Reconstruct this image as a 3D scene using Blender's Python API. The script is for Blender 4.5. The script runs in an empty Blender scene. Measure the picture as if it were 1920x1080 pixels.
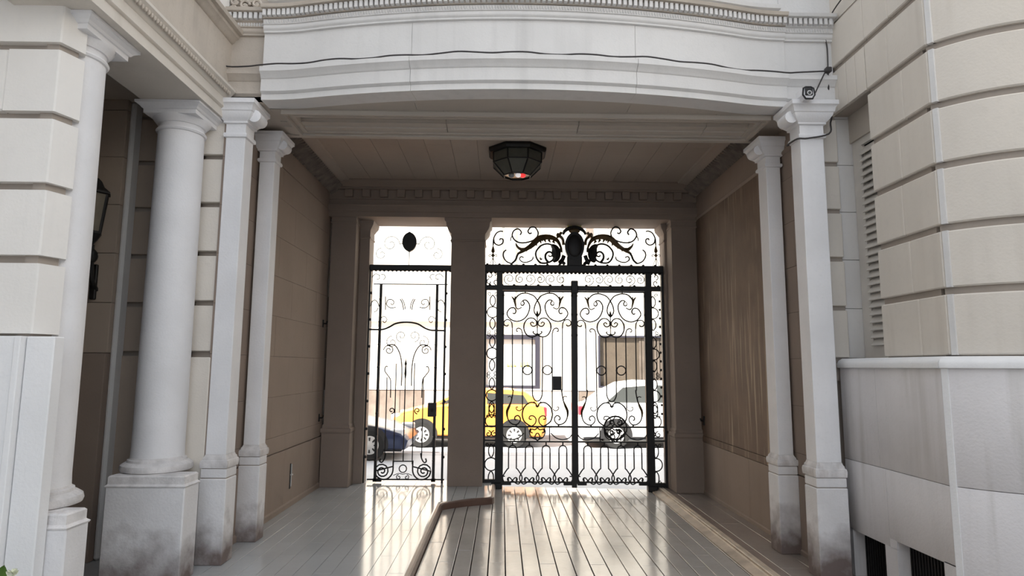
import bpy, math, random
from mathutils import Vector, Matrix
random.seed(7)
PI = math.pi
SC = bpy.context.scene
COL = SC.collection

# ------------------------------------------------------------------ camera
F_PX, YAW, PITCH, ROLL, EYE = 1182.459, 0.01538002, 0.12395851, 0.00673393, 1.6
def cam_rows():
    cy, sy, cp, sp, cr, sr = math.cos(YAW), math.sin(YAW), math.cos(PITCH), math.sin(PITCH), math.cos(ROLL), math.sin(ROLL)
    Rz = Matrix(((cy, -sy, 0), (sy, cy, 0), (0, 0, 1)))
    B = Matrix(((1, 0, 0), (0, 0, -1), (0, 1, 0)))
    Rx = Matrix(((1, 0, 0), (0, cp, sp), (0, -sp, cp)))
    Rr = Matrix(((cr, -sr, 0), (sr, cr, 0), (0, 0, 1)))
    return Rr @ Rx @ B @ Rz
CM = cam_rows()
cd = bpy.data.cameras.new('camera'); cam = bpy.data.objects.new('camera', cd); COL.objects.link(cam)
cd.sensor_width = 36.0; cd.lens = F_PX / 1920 * 36; cd.clip_start = 0.05; cd.clip_end = 300
r_, d_, f_ = CM[0], CM[1], CM[2]
cam.matrix_world = Matrix(((r_.x, -d_.x, -f_.x, 0), (r_.y, -d_.y, -f_.y, 0), (r_.z, -d_.z, -f_.z, EYE), (0, 0, 0, 1)))
SC.camera = cam

# ------------------------------------------------------------------ world, sun, exposure
W = bpy.data.worlds.new('sky'); SC.world = W; W.use_nodes = True
bg = W.node_tree.nodes['Background']; bg.inputs[0].default_value = (0.83, 0.90, 1.0, 1); bg.inputs[1].default_value = 1.0
sd = bpy.data.lights.new('sun', 'SUN'); sd.energy = 13.0; sd.angle = math.radians(2.0); sd.color = (1.0, 0.93, 0.82)
sun = bpy.data.objects.new('sun', sd); COL.objects.link(sun)
sun.location = (-20, -12, 40)
sun.rotation_euler = Vector((0.55, 0.45, -0.71)).to_track_quat('-Z', 'Y').to_euler()
vs = SC.view_settings; vs.view_transform = 'Standard'; vs.look = 'None'; vs.gamma = 1.0; vs.use_curve_mapping = False
vs.exposure = 0.72
SC.cycles.use_denoising = True
SC.cycles.max_bounces = 10; SC.cycles.diffuse_bounces = 6; SC.cycles.glossy_bounces = 4; SC.cycles.transmission_bounces = 6
SC.cycles.caustics_reflective = False; SC.cycles.caustics_refractive = False
SC.cycles.sample_clamp_indirect = 8.0

# ------------------------------------------------------------------ measuring helpers (photo pixel -> point on a real plane)
def ray(px, py): return CM.transposed() @ Vector(((px - 960) / F_PX, (py - 540) / F_PX, 1.0))
def at_y(px, py, Y):
    d = ray(px, py); t = Y / d.y; return Vector((d.x * t, Y, EYE + d.z * t))

# ------------------------------------------------------------------ materials
MATS = {}
def mat(name, col, rough=0.8, var=0.10, scale=2.5, streak=0.0, streak_col=None, bump=0.0, bscale=60, spec=0.35, grime=0.0, metal=0.0, grime_z=0.30, grime_h=0.25, emit=0.0, streak_lo=0.5, streak_hi=0.75, sscale=9):
    m = bpy.data.materials.new(name); m.use_nodes = True; nt = m.node_tree; N = nt.nodes; L = nt.links
    b = N['Principled BSDF']; b.inputs['Roughness'].default_value = rough; b.inputs['Specular IOR Level'].default_value = spec; b.inputs['Metallic'].default_value = metal
    if emit:
        b.inputs['Emission Color'].default_value = (*col, 1); b.inputs['Emission Strength'].default_value = emit
    geo = N.new('ShaderNodeNewGeometry')
    def noise(sc, det=4, vec=None):
        n = N.new('ShaderNodeTexNoise'); n.inputs['Scale'].default_value = sc; n.inputs['Detail'].default_value = det
        L.new(vec if vec else geo.outputs['Position'], n.inputs['Vector']); return n
    def mix(fac, a, bcol):
        x = N.new('ShaderNodeMix'); x.data_type = 'RGBA'; L.new(fac, x.inputs[0])
        if isinstance(a, tuple): x.inputs[6].default_value = (*a, 1)
        else: L.new(a, x.inputs[6])
        x.inputs[7].default_value = (*bcol, 1); return x.outputs[2]
    def ramp(src, lo, hi, top=1.0):
        r = N.new('ShaderNodeMapRange'); r.inputs[1].default_value = lo; r.inputs[2].default_value = hi; r.inputs[4].default_value = top; L.new(src, r.inputs[0]); return r.outputs[0]
    c = tuple(col)
    out = None
    if var:
        n = noise(scale, 6)
        out = mix(ramp(n.outputs[0], 0.35, 0.70), tuple(min(1, x * (1 + var * .5)) for x in c), tuple(x * (1 - var) for x in c))
        n2 = noise(scale * 14, 3)
        out = mix(ramp(n2.outputs[0], 0.55, 0.8, 0.6), out, tuple(x * (1 - var * 1.2) for x in c))
    else:
        n = noise(scale, 1); out = mix(ramp(n.outputs[0], 0.4, 0.6), c, tuple(x * .97 for x in c))
    if streak:
        mp = N.new('ShaderNodeMapping'); mp.inputs['Scale'].default_value = (sscale, sscale, sscale * 0.05); L.new(geo.outputs['Position'], mp.inputs['Vector'])
        s = noise(1.0, 5, mp.outputs[0])
        s2 = noise(0.9, 3)
        mm = N.new('ShaderNodeMath'); mm.operation = 'MULTIPLY'; L.new(ramp(s.outputs[0], streak_lo, streak_hi), mm.inputs[0]); L.new(ramp(s2.outputs[0], 0.38, 0.62, streak), mm.inputs[1])
        out = mix(mm.outputs[0], out, streak_col if streak_col else tuple(x * .55 for x in c))
    if grime:
        sep = N.new('ShaderNodeSeparateXYZ'); L.new(geo.outputs['Position'], sep.inputs[0])
        g = noise(7, 6); a = N.new('ShaderNodeMath'); a.operation = 'MULTIPLY_ADD'; L.new(g.outputs[0], a.inputs[0]); a.inputs[1].default_value = -0.55; L.new(sep.outputs[2], a.inputs[2])
        out = mix(ramp(a.outputs[0], grime_z - grime_h, -grime_h - 0.12, grime), out, (0.16, 0.125, 0.115))
    L.new(out, b.inputs['Base Color'])
    if bump:
        n3 = noise(bscale, 4); bp = N.new('ShaderNodeBump'); bp.inputs['Strength'].default_value = bump; bp.inputs['Distance'].default_value = 0.01
        L.new(n3.outputs[0], bp.inputs['Height']); L.new(bp.outputs[0], b.inputs['Normal'])
    MATS[name] = m; return m
WHITE = mat('white_stucco', (0.66, 0.65, 0.64), 0.8, 0.06, 2.0, streak=0.25, bump=0.12)
WHITE2 = mat('painted_stone', (0.74, 0.735, 0.745), 0.75, 0.06, 3.0, streak=0.12, bump=0.15, grime=0.0)
PLINTH = mat('plinth_stone', (0.71, 0.70, 0.705), 0.8, 0.09, 3.0, streak=0.25, bump=0.25, grime=1.25, grime_z=0.36)
BEIGE = mat('beige_stucco', (0.65, 0.605, 0.545), 0.85, 0.06, 1.5, streak=0.35, streak_col=(0.42, 0.375, 0.32), bump=0.15)
CREAM = mat('cream_stucco', (0.78, 0.755, 0.72), 0.85, 0.05, 1.5, streak=0.15, bump=0.12)
BASEG = mat('grey_base_stone', (0.66, 0.64, 0.645), 0.8, 0.07, 2.2, streak=0.55, streak_col=(0.33, 0.31, 0.27), bump=0.25)
PALEB = mat('pale_base_stone', (0.77, 0.77, 0.775), 0.8, 0.05, 2.2, streak=0.15, bump=0.2)
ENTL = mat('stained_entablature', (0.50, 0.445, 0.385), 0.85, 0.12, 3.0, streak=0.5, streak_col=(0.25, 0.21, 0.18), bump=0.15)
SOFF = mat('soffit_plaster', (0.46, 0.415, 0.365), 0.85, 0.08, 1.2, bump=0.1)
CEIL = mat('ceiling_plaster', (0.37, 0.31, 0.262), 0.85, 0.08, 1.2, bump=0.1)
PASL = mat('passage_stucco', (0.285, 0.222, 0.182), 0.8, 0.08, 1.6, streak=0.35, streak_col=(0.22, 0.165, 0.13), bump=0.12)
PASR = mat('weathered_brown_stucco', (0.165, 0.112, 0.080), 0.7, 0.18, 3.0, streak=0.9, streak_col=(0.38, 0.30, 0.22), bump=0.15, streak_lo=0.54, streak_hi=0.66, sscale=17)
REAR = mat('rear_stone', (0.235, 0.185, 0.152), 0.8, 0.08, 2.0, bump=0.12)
GROOV = mat('groove_mortar', (0.36, 0.315, 0.275), 0.9, 0.1, 3.0)
LOGW = mat('loggia_wall', (0.40, 0.33, 0.27), 0.85, 0.08, 1.6, bump=0.1)
DIRTY = mat('dirty_moulding', (0.66, 0.64, 0.635), 0.8, 0.22, 9.0, streak=0.7, streak_col=(0.30, 0.25, 0.23), bump=0.3, sscale=16)
LEAFDK = mat('dark_ornament', (0.17, 0.14, 0.12), 0.85, 0.3, 9.0)  # dark brown for the carved cove leaves
TILE = mat('glazed_tile', (0.43, 0.44, 0.445), 0.12, 0.07, 2.2, spec=1.0)
TILE2 = mat('glazed_paving', (0.40, 0.375, 0.35), 0.15, 0.12, 2.6, spec=0.85, bump=0.10, bscale=22)
TILEG = mat('paving_joint', (0.06, 0.045, 0.035), 0.7, 0.2, 6)
CURB = mat('curb_stone', (0.12, 0.07, 0.052), 0.4, 0.2, 5)
CURBR = mat('worn_curb_stone', (0.50, 0.41, 0.32), 0.5, 0.25, 6)
WALK2 = mat('wall_reflection_walk', (0.27, 0.23, 0.20), 0.2, 0.12, 3, spec=0.6)  # brown mirrored from the right wall is painted into these slabs
WALK = mat('brown_walk', (0.24, 0.19, 0.16), 0.22, 0.12, 3, spec=0.5)
IRON = mat('black_iron', (0.009, 0.008, 0.0075), 0.5, 0.2, 8, spec=0.4)
IRONB = mat('bronzed_iron', (0.10, 0.066, 0.032), 0.45, 0.3, 10, metal=0.6)
GILT = mat('gilt_iron', (0.55, 0.47, 0.12), 0.5, 0.2, 10)
GLASSD = mat('smoked_lamp_glass', (0.09, 0.09, 0.075), 0.25, 0.15, 8)
LAMPG = mat('lantern_glass', (0.16, 0.14, 0.11), 0.2, 0.15, 8)
RED = mat('red_glass', (0.8, 0.05, 0.05), 0.3, 0.0, emit=0.6)
BULBW = mat('white_glass', (0.85, 0.8, 0.8), 0.3, 0.0, emit=0.35)
BULBG = mat('grey_glass', (0.25, 0.27, 0.28), 0.3, 0.0)
LOUV = mat('louvre_paint', (0.60, 0.57, 0.53), 0.6, 0.08, 5)
DARK = mat('dark_void', (0.012, 0.012, 0.014), 0.7, 0.1, 3)  # near-black colour stands in for unlit depth
CABLE = mat('cable_rubber', (0.05, 0.045, 0.045), 0.6, 0.2, 6)
CAMW = mat('camera_white', (0.75, 0.75, 0.77), 0.4, 0.03, 6)
GREEN = mat('leaf_green', (0.08, 0.17, 0.02), 0.45, 0.3, 20)
PETAL = mat('flower_cream', (0.80, 0.82, 0.66), 0.6, 0.1, 20)
ROADM = mat('road_asphalt', (0.30, 0.31, 0.33), 0.85, 0.1, 1.0)
PAVE = mat('street_pavement', (0.55, 0.56, 0.58), 0.8, 0.08, 1.5)
FACW = mat('street_facade', (0.80, 0.77, 0.70), 0.85, 0.04, 1.0)
FACS = mat('granite_slab', (0.20, 0.165, 0.14), 0.6, 0.35, 2.5)
FACS2 = mat('pale_granite', (0.62, 0.60, 0.56), 0.6, 0.15, 2.5)
WFR = mat('window_frame_dark', (0.03, 0.03, 0.045), 0.5, 0.1, 4)
WGL = mat('shop_glass_pale', (0.62, 0.66, 0.66), 0.12, 0.05, 1.0)
WGL2 = mat('shop_glass_brown', (0.085, 0.07, 0.055), 0.15, 0.3, 1.5)
CURT = mat('brown_curtain', (0.11, 0.09, 0.075), 0.8, 0.35, 3.0, streak=0.4)
SIGN = mat('green_lettering', (0.42, 0.45, 0.12), 0.6, 0.1, 4)
YEL = mat('taxi_yellow', (0.88, 0.36, 0.08), 0.3, 0.03, 2)
CWH = mat('car_white', (0.80, 0.80, 0.80), 0.25, 0.02, 2)
NAVY = mat('car_navy', (0.030, 0.040, 0.085), 0.22, 0.05, 2)
CGL = mat('car_glass', (0.05, 0.055, 0.055), 0.08, 0.05, 2)
TYRE = mat('tyre_rubber', (0.02, 0.02, 0.02), 0.8, 0.1, 8)
HUB = mat('wheel_silver', (0.55, 0.55, 0.55), 0.4, 0.05, 8)
TAIL = mat('tail_light_red', (0.65, 0.04, 0.06), 0.3, 0.05, 8)
HEADL = mat('head_light', (0.75, 0.77, 0.80), 0.15, 0.03, 8)
PLAST = mat('black_plastic', (0.025, 0.025, 0.027), 0.6, 0.1, 8)

# ------------------------------------------------------------------ mesh helpers
class MB:
    def __init__(s): s.v = []; s.f = []
    def add(s, vs_, fs):
        o = len(s.v); s.v += [tuple(p) for p in vs_]; s.f += [tuple(i + o for i in f) for f in fs]; return s
    def box(s, x0, x1, y0, y1, z0, z1):
        return s.add([(x0, y0, z0), (x1, y0, z0), (x1, y1, z0), (x0, y1, z0), (x0, y0, z1), (x1, y0, z1), (x1, y1, z1), (x0, y1, z1)],
                     [(0, 3, 2, 1), (4, 5, 6, 7), (0, 1, 5, 4), (1, 2, 6, 5), (2, 3, 7, 6), (3, 0, 4, 7)])
    def cbox(s, x0, x1, y0, y1, z0, z1, b=0.008):
        # box with bevelled edges (all 12), 24 verts
        vs_ = []; idx = {}
        for ix, X in enumerate((x0, x1)):
            for iy, Y in enumerate((y0, y1)):
                for iz, Z in enumerate((z0, z1)):
                    sx, sy, sz = (1 - 2 * ix), (1 - 2 * iy), (1 - 2 * iz)
                    idx[ix, iy, iz, 0] = len(vs_); vs_.append((X, Y + sy * b, Z + sz * b))
                    idx[ix, iy, iz, 1] = len(vs_); vs_.append((X + sx * b, Y, Z + sz * b))
                    idx[ix, iy, iz, 2] = len(vs_); vs_.append((X + sx * b, Y + sy * b, Z))
        I = idx; fs = []
        for k in (0, 1):
            fs.append(tuple(I[k, a, c, 0] for a, c in ((0, 0), (1, 0), (1, 1), (0, 1))))
            fs.append(tuple(I[a, k, c, 1] for a, c in ((0, 0), (1, 0), (1, 1), (0, 1))))
            fs.append(tuple(I[a, c, k, 2] for a, c in ((0, 0), (1, 0), (1, 1), (0, 1))))
        for a in (0, 1):
            for c in (0, 1):
                fs.append((I[0, a, c, 1], I[1, a, c, 1], I[1, a, c, 2], I[0, a, c, 2]))
                fs.append((I[a, 0, c, 0], I[a, 1, c, 0], I[a, 1, c, 2], I[a, 0, c, 2]))
                fs.append((I[a, c, 0, 0], I[a, c, 1, 0], I[a, c, 1, 1], I[a, c, 0, 1]))
                for e in (0, 1): fs.append((I[a, c, e, 0], I[a, c, e, 1], I[a, c, e, 2]))
        return s.add(vs_, fs)
    def prism(s, poly, z0, z1):
        n = len(poly)
        return s.add([(x, y, z0) for x, y in poly] + [(x, y, z1) for x, y in poly],
                     [tuple(range(n - 1, -1, -1)), tuple(range(n, 2 * n))] + [(i, (i + 1) % n, n + (i + 1) % n, n + i) for i in range(n)])
    def slab(s, poly, y0, y1):   # polygon in x,z given thickness along y
        n = len(poly)
        return s.add([(x, y0, z) for x, z in poly] + [(x, y1, z) for x, z in poly],
                     [tuple(range(n)), tuple(range(2 * n - 1, n - 1, -1))] + [((i + 1) % n, i, n + i, n + (i + 1) % n) for i in range(n)])
    def lathe(s, prof, cx, cy, n=32, a0=0.0):
        m = len(prof); vs_ = []
        for r, z in prof:
            for k in range(n):
                a = a0 + 2 * PI * k / n; vs_.append((cx + r * math.cos(a), cy + r * math.sin(a), z))
        fs = [(j * n + k, j * n + (k + 1) % n, (j + 1) * n + (k + 1) % n, (j + 1) * n + k) for j in range(m - 1) for k in range(n)]
        fs += [tuple(range(n - 1, -1, -1)), tuple((m - 1) * n + k for k in range(n))]
        return s.add(vs_, fs)
    def mould(s, path, prof, closed=False, back=None):
        """sweep a profile (out, z) along a plan path; out points to the right of travel"""
        if back is not None: prof = list(prof) + [(-back, prof[-1][1]), (-back, prof[0][1])]
        n = len(path); m = len(prof); vs_ = []
        for i, (x, y) in enumerate(path):
            def dr(a, b):
                dx, dy = b[0] - a[0], b[1] - a[1]; l = math.hypot(dx, dy) or 1; return dx / l, dy / l
            if closed: d1 = dr(path[i - 1], path[i]); d2 = dr(path[i], path[(i + 1) % n])
            else:
                d1 = dr(path[max(i - 1, 0)], path[max(i, 1)]); d2 = dr(path[min(i, n - 2)], path[min(i + 1, n - 1)])
            n1 = (d1[1], -d1[0]); n2 = (d2[1], -d2[0]); k = 1 + n1[0] * n2[0] + n1[1] * n2[1]
            nx, ny = ((n1[0] + n2[0]) / k, (n1[1] + n2[1]) / k) if k > 0.2 else n1
            for o, z in prof: vs_.append((x + nx * o, y + ny * o, z))
        wrap = back is not None
        fs = []
        for i in range(n if closed else n - 1):
            a, b = i * m, ((i + 1) % n) * m
            for j in range(m if wrap else m - 1):
                j2 = (j + 1) % m; fs.append((a + j, b + j, b + j2, a + j2))
        if not closed and wrap: fs += [tuple(range(m - 1, -1, -1)), tuple((n - 1) * m + j for j in range(m))]
        if closed:
            fs += [tuple(i * m for i in range(n - 1, -1, -1)), tuple(i * m + m - 1 for i in range(n))] if not wrap else []
        return s.add(vs_, fs)
    def tube(s, pts, r, n=5, taper=None):
        pts = [Vector(p) for p in pts]; m = len(pts)
        if m < 2: return s
        t0 = (pts[1] - pts[0]).normalized(); up = Vector((0, 1, 0)) if abs(t0.y) < .8 else Vector((1, 0, 0))
        vs_ = []; u = (up - t0 * up.dot(t0)).normalized()
        for i, p in enumerate(pts):
            t = (pts[min(i + 1, m - 1)] - pts[max(i - 1, 0)])
            t = t.normalized() if t.length > 1e-9 else t0
            u = (u - t * u.dot(t)); u = u.normalized() if u.length > 1e-6 else Vector((0, 1, 0)); w = t.cross(u)
            rr = r if taper is None else r * taper(i / (m - 1))
            for k in range(n):
                a = 2 * PI * k / n + PI / 4; vs_.append(p + u * (rr * math.cos(a)) + w * (rr * math.sin(a)))
        fs = [(i * n + k, i * n + (k + 1) % n, (i + 1) * n + (k + 1) % n, (i + 1) * n + k) for i in range(m - 1) for k in range(n)]
        fs += [tuple(range(n - 1, -1, -1)), tuple((m - 1) * n + k for k in range(n))]
        return s.add(vs_, fs)
    def ball(s, c, rx, ry, rz, n=12, m=8):
        vs_ = [(c[0], c[1], c[2] - rz)]
        for j in range(1, m):
            a = -PI / 2 + PI * j / m
            for k in range(n): b = 2 * PI * k / n; vs_.append((c[0] + rx * math.cos(a) * math.cos(b), c[1] + ry * math.cos(a) * math.sin(b), c[2] + rz * math.sin(a)))
        vs_.append((c[0], c[1], c[2] + rz)); fs = []
        for k in range(n): fs.append((0, 1 + (k + 1) % n, 1 + k)); fs.append((len(vs_) - 1, 1 + (m - 2) * n + k, 1 + (m - 2) * n + (k + 1) % n))
        for j in range(m - 2):
            for k in range(n): a = 1 + j * n; fs.append((a + k, a + (k + 1) % n, a + n + (k + 1) % n, a + n + k))
        return s.add(vs_, fs)
    def build(s, name, m, parent=None, smooth=False, local=False):
        o = root_of(parent) if (parent is not None and not local) else Vector((0, 0, 0))
        me = bpy.data.meshes.new(name); me.from_pydata([(x - o.x, y - o.y, z - o.z) for x, y, z in s.v], [], s.f); me.update()
        import bmesh
        b = bmesh.new(); b.from_mesh(me); bmesh.ops.recalc_face_normals(b, faces=b.faces); b.to_mesh(me); b.free()
        if smooth:
            me.polygons.foreach_set('use_smooth', [True] * len(me.polygons))
            try: me.set_sharp_from_angle(angle=math.radians(38))
            except Exception: pass
        me.materials.append(m)
        ob = bpy.data.objects.new(name, me); COL.objects.link(ob)
        if parent is not None: ob.parent = parent
        return ob
def root_of(o):
    while o.parent is not None: o = o.parent
    return o.location
def tag(o, label=None, cat=None, group=None, kind=None):
    if label: o['label'] = label
    if cat: o['category'] = cat
    if group: o['group'] = group
    if kind: o['kind'] = kind
    return o
def thing(name, label, cat, loc=(0, 0, 0), group=None):
    o = bpy.data.objects.new(name, None); COL.objects.link(o); o.location = loc; o.empty_display_size = 0.1
    return tag(o, label, cat, group)
def structure(name, loc=(0, 0, 0)):
    o = bpy.data.objects.new(name, None); COL.objects.link(o); o.location = loc; o['kind'] = 'structure'; return o
def dup_part(o, parent, off=(0, 0, 0), mirror=None, rotz=None):
    c = o.copy(); COL.objects.link(c); c.parent = parent; c.location = Vector(o.location) + Vector(off)
    if rotz is not None: c.rotation_euler = (0, 0, rotz)
    return c
def rect(x0, x1, y0, y1): return [(x0, y0), (x1, y0), (x1, y1), (x0, y1)]   # counter-clockwise: outward is outside
def smooth(pts, n=5):
    """Catmull-Rom through points"""
    P = [Vector(p) for p in pts]; out = []
    if len(P) < 3: return P
    for i in range(len(P) - 1):
        a = P[i - 1] if i else P[0] * 2 - P[1]; b, c = P[i], P[i + 1]; d = P[i + 2] if i + 2 < len(P) else P[-1] * 2 - P[-2]
        for k in range(n):
            t = k / n; out.append(0.5 * ((2 * b) + (c - a) * t + (2 * a - 5 * b + 4 * c - d) * t * t + (3 * b - a - 3 * c + d) * t ** 3))
    out.append(P[-1]); return out
def arc(cx, cy, r0, r1, a0, a1, n=20):
    return [(cx + (r0 + (r1 - r0) * i / n) * math.cos(math.radians(a0 + (a1 - a0) * i / n)), cy + (r0 + (r1 - r0) * i / n) * math.sin(math.radians(a0 + (a1 - a0) * i / n))) for i in range(n + 1)]

# ------------------------------------------------------------------ key sizes (metres; z = 0 on the left pavement)
XL, XR = -2.42, 2.72            # passage side walls
ZR = -0.06                      # right pavement
def zd(x): return -0.07 - 0.05 * (x + 0.7) / 2.9     # drive, falling to the right
COURSE, BTOP = 0.428, 1.69
GROOVES = [BTOP + COURSE * k for k in range(0, 9)]

# ------------------------------------------------------------------ floor
fl = structure('floor')
MB().add([(-9, -8, -.25), (9, -8, -.25), (9, 9.25, -.25), (-9, 9.25, -.25)], [(0, 1, 2, 3)]).build('subfloor', TILEG, fl)
def xc(y):      # plan of the left curb line
    if y <= 7.66: return -0.70
    if y >= 8.02: return -0.10
    return None
# drive paving strips: long glazed slabs with open grooves between them
W_S = 0.146; k = 0; x = -0.685
while x < 2.09:
    x1 = min(x + W_S, 2.108)
    y_far = 9.2
    ys = [-1.5, 0.6]
    yy = 0.6 + 0.35 * (k % 3)
    while yy < y_far - 0.5:
        yy += 0.95; ys.append(min(yy, y_far))
    if ys[-1] < y_far: ys.append(y_far)
    for a, b_ in zip(ys[:-1], ys[1:]):
        if b_ - a < 0.02: continue
        z = zd((x + x1) / 2) + random.uniform(-.0012, .0012)
        MB().cbox(x + 0.0048, x1 - 0.0048, a + 0.0012, b_ - 0.0012, z - 0.06, z, 0.0018).build('paving_strip', TILE2, fl)
    x += W_S; k += 1
# left pavement tiles
x = XL - 0.02; k = 0
while x < -0.72:
    x1 = min(x + 0.142, -0.735)
    yy = 2.2 + 0.4 * (k % 2)
    while yy < 9.2:
        y1 = min(yy + 0.85, 9.2)
        MB().cbox(x + 0.0016, x1 - 0.0016, yy + 0.001, y1 - 0.001, -0.05, random.uniform(-.0004, .0004), 0.0006).build('pavement_tile', TILE, fl)
        yy = y1
    x = x1; k += 1
    if x1 >= -0.736: break
# pavement tongue in front of the pier, behind the curved curb
tong = [(-0.735, 7.74), (-0.62, 7.80), (-0.42, 7.93), (-0.25, 8.0), (-0.14, 8.06), (-0.13, 9.2), (-0.735, 9.2)]
for i, (a, b_) in enumerate(((-0.735, -0.59), (-0.59, -0.445), (-0.445, -0.30), (-0.30, -0.13))):
    def edge(xx):
        for p, q in zip(tong[:4 + 1], tong[1:5]):
            if p[0] <= xx <= q[0] and q[0] > p[0]: return p[1] + (q[1] - p[1]) * (xx - p[0]) / (q[0] - p[0])
        return 8.06
    MB().prism([(a + .002, edge(a)), (b_ - .002, edge(b_)), (b_ - .002, 9.2), (a + .002, 9.2)], -0.06, 0.0).build('pavement_tile', TILE, fl)
# court floor left of the passage (under the columns) and outer court
MB().box(-9, XL - 0.02, -8, 9.2, -0.06, -0.001).build('court_slab', TILE, fl)
MB().box(XL - 0.02, -0.735, -8, 2.2, -0.06, -0.001).build('court_slab', TILE, fl)
# right pavement
for a, b_, m_, n in ((2.262, 2.345, WALK, 1), (2.348, 2.60, WALK2, 2), (2.603, 3.2, WALK2, 3)):
    yy = -8.0
    while yy < 9.2:
        y1 = min(yy + 1.3 + 0.1 * n, 9.2)
        MB().cbox(a, b_, yy + .001, y1 - .001, ZR - .08, ZR, .002).build('pavement_tile', m_, fl); yy = y1
MB().box(3.2, 9, -8, 9.2, ZR - 0.08, ZR - .001).build('court_slab', TILE, fl)
# curbs
cp = [(-0.70, -2.0), (-0.70, 7.52)] + [tuple(v) for v in smooth([Vector((-0.70, 7.52)), Vector((-0.695, 7.62)), Vector((-0.655, 7.69)), Vector((-0.52, 7.80)), Vector((-0.34, 7.92)), Vector((-0.16, 8.0)), Vector((-0.10, 8.06)), Vector((-0.085, 8.2)), Vector((-0.085, 8.9))], 6)][1:]
cb = structure('trim_1')
MB().mould(cp, [(0.012, -0.13), (0.012, -0.028), (0.008, -0.008), (-0.006, 0.003), (-0.034, 0.003), (-0.04, -0.13)], back=None).build('curb_stone', CURB, cb, smooth=True)
MB().mould([(-0.704, -2.0), (-0.704, 7.52)] + cp[2:], [(-0.03, 0.0025), (-0.045, 0.0035)]).build('curb_edge', TILE, cb)
cb2 = structure('trim_2')
yy = -2.0
while yy < 9.15:
    y1 = min(yy + 0.9, 9.15)
    MB().mould([(2.19, y1 - .002), (2.19, yy + .002)], [(0.085, -0.16), (0.085, -0.108), (0.03, ZR - .036), (0.0, ZR - .030), (-0.008, ZR - .020), (-0.012, ZR - .020), (-0.012, ZR - .012), (-.008, ZR - .004), (-0.016, ZR + .004), (-0.036, ZR + .004), (-.040, ZR - .006), (-.046, ZR - .006), (-.05, ZR + .002), (-0.071, ZR + .002)], back=0.071).build('curb_stone', CURBR, cb2, smooth=False)
    yy = y1

# ------------------------------------------------------------------ passage walls
def ashlar_x(parent, X, sgn, y0, y1, z0, z1, m, rows, lens, gap=0.002, depth=0.03, name='panel', seed=1):
    """blocks on a plane x = X whose outside looks along sgn"""
    rnd = random.Random(seed)
    zz = [z0] + [r for r in rows if z0 + 0.05 < r < z1 - 0.05] + [z1]
    for j, (a, b_) in enumerate(zip(zz[:-1], zz[1:])):
        ys = [y0]; off = lens * (0.5 if j % 2 else 1.0); p = y0 + off
        while p < y1 - 0.15: ys.append(p); p += lens
        ys.append(y1)
        for c, d in zip(ys[:-1], ys[1:]):
            e = rnd.uniform(-.0012, .0012)
            xa, xb = sorted((X + sgn * e, X - sgn * depth))
            MB().cbox(xa, xb, c + gap / 2, d - gap / 2, a + gap / 2, b_ - gap / 2, 0.0015).build(name, m, parent)
rows = [BTOP + COURSE * k for k in range(-4, 6)]
wl = structure('wall_left')
MB().box(XL - 0.5, XL - 0.02, 5.62, 9.25, -0.1, 4.35).build('wall_core', GROOV, wl)
ashlar_x(wl, XL, 1, 5.36, 9.0, 0.665, 3.75, PASL, rows, 0.95)
ashlar_x(wl, XL + 0.008, 1, 5.36, 9.0, 0.06, 0.655, PASL, [], 0.95, depth=.04, name='dado_slab', seed=3)
MB().box(XL - .02, XL, 5.36, 9.0, 3.755, 4.03).build('frieze', PASL, wl)
wr = structure('wall_right')
MB().box(XR + 0.02, XR + 0.4, 5.44, 9.25, -0.2, 4.35).build('wall_core', GROOV, wr)
ashlar_x(wr, XR, -1, 5.3, 5.98, 0.64, 3.66, PASL, rows, 0.9, name='panel', seed=5)
MB().cbox(XR - 0.004, XR + .03, 6.1, 8.72, 0.70, 3.655, .003).build('render_panel', PASR, wr)
MB().cbox(XR - 0.010, XR + .03, 6.1, 8.72, 0.62, 0.695, .003).build('string_course', PASR, wr)
ashlar_x(wr, XR - .004, -1, 6.1, 8.72, -0.02, 0.615, PASL, [], 0.95, name='dado_slab', depth=.04, seed=6)
ashlar_x(wr, XR - .004, -1, 5.3, 6.1, -0.06, 0.63, PASL, [], 0.95, name='dado_slab', depth=.04, seed=7)
MB().box(XR - .006, XR + .02, 5.3, 8.72, 3.70, 4.03).build('frieze', PASL, wr)
def side_mould(path, name, parent, prof, m): return MB().mould(path, prof, back=0.03).build(name, m, parent, smooth=True)
side_mould([(XR, 8.72), (XR, 5.4)], 'string_mould', wr, [(0.0, 3.655), (0.010, 3.66), (0.022, 3.675), (0.022, 3.685), (0.008, 3.70)], PASL)
side_mould([(XR, 8.72), (XR, 5.3)], 'skirting', wr, [(0.016, -0.06), (0.016, -0.025), (0.006, -0.015)], PASL)
side_mould([(XL, 5.4), (XL, 8.72)], 'skirting', wl, [(0.025, 0.0), (0.025, 0.05), (0.01, 0.065)], PASL)
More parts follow.
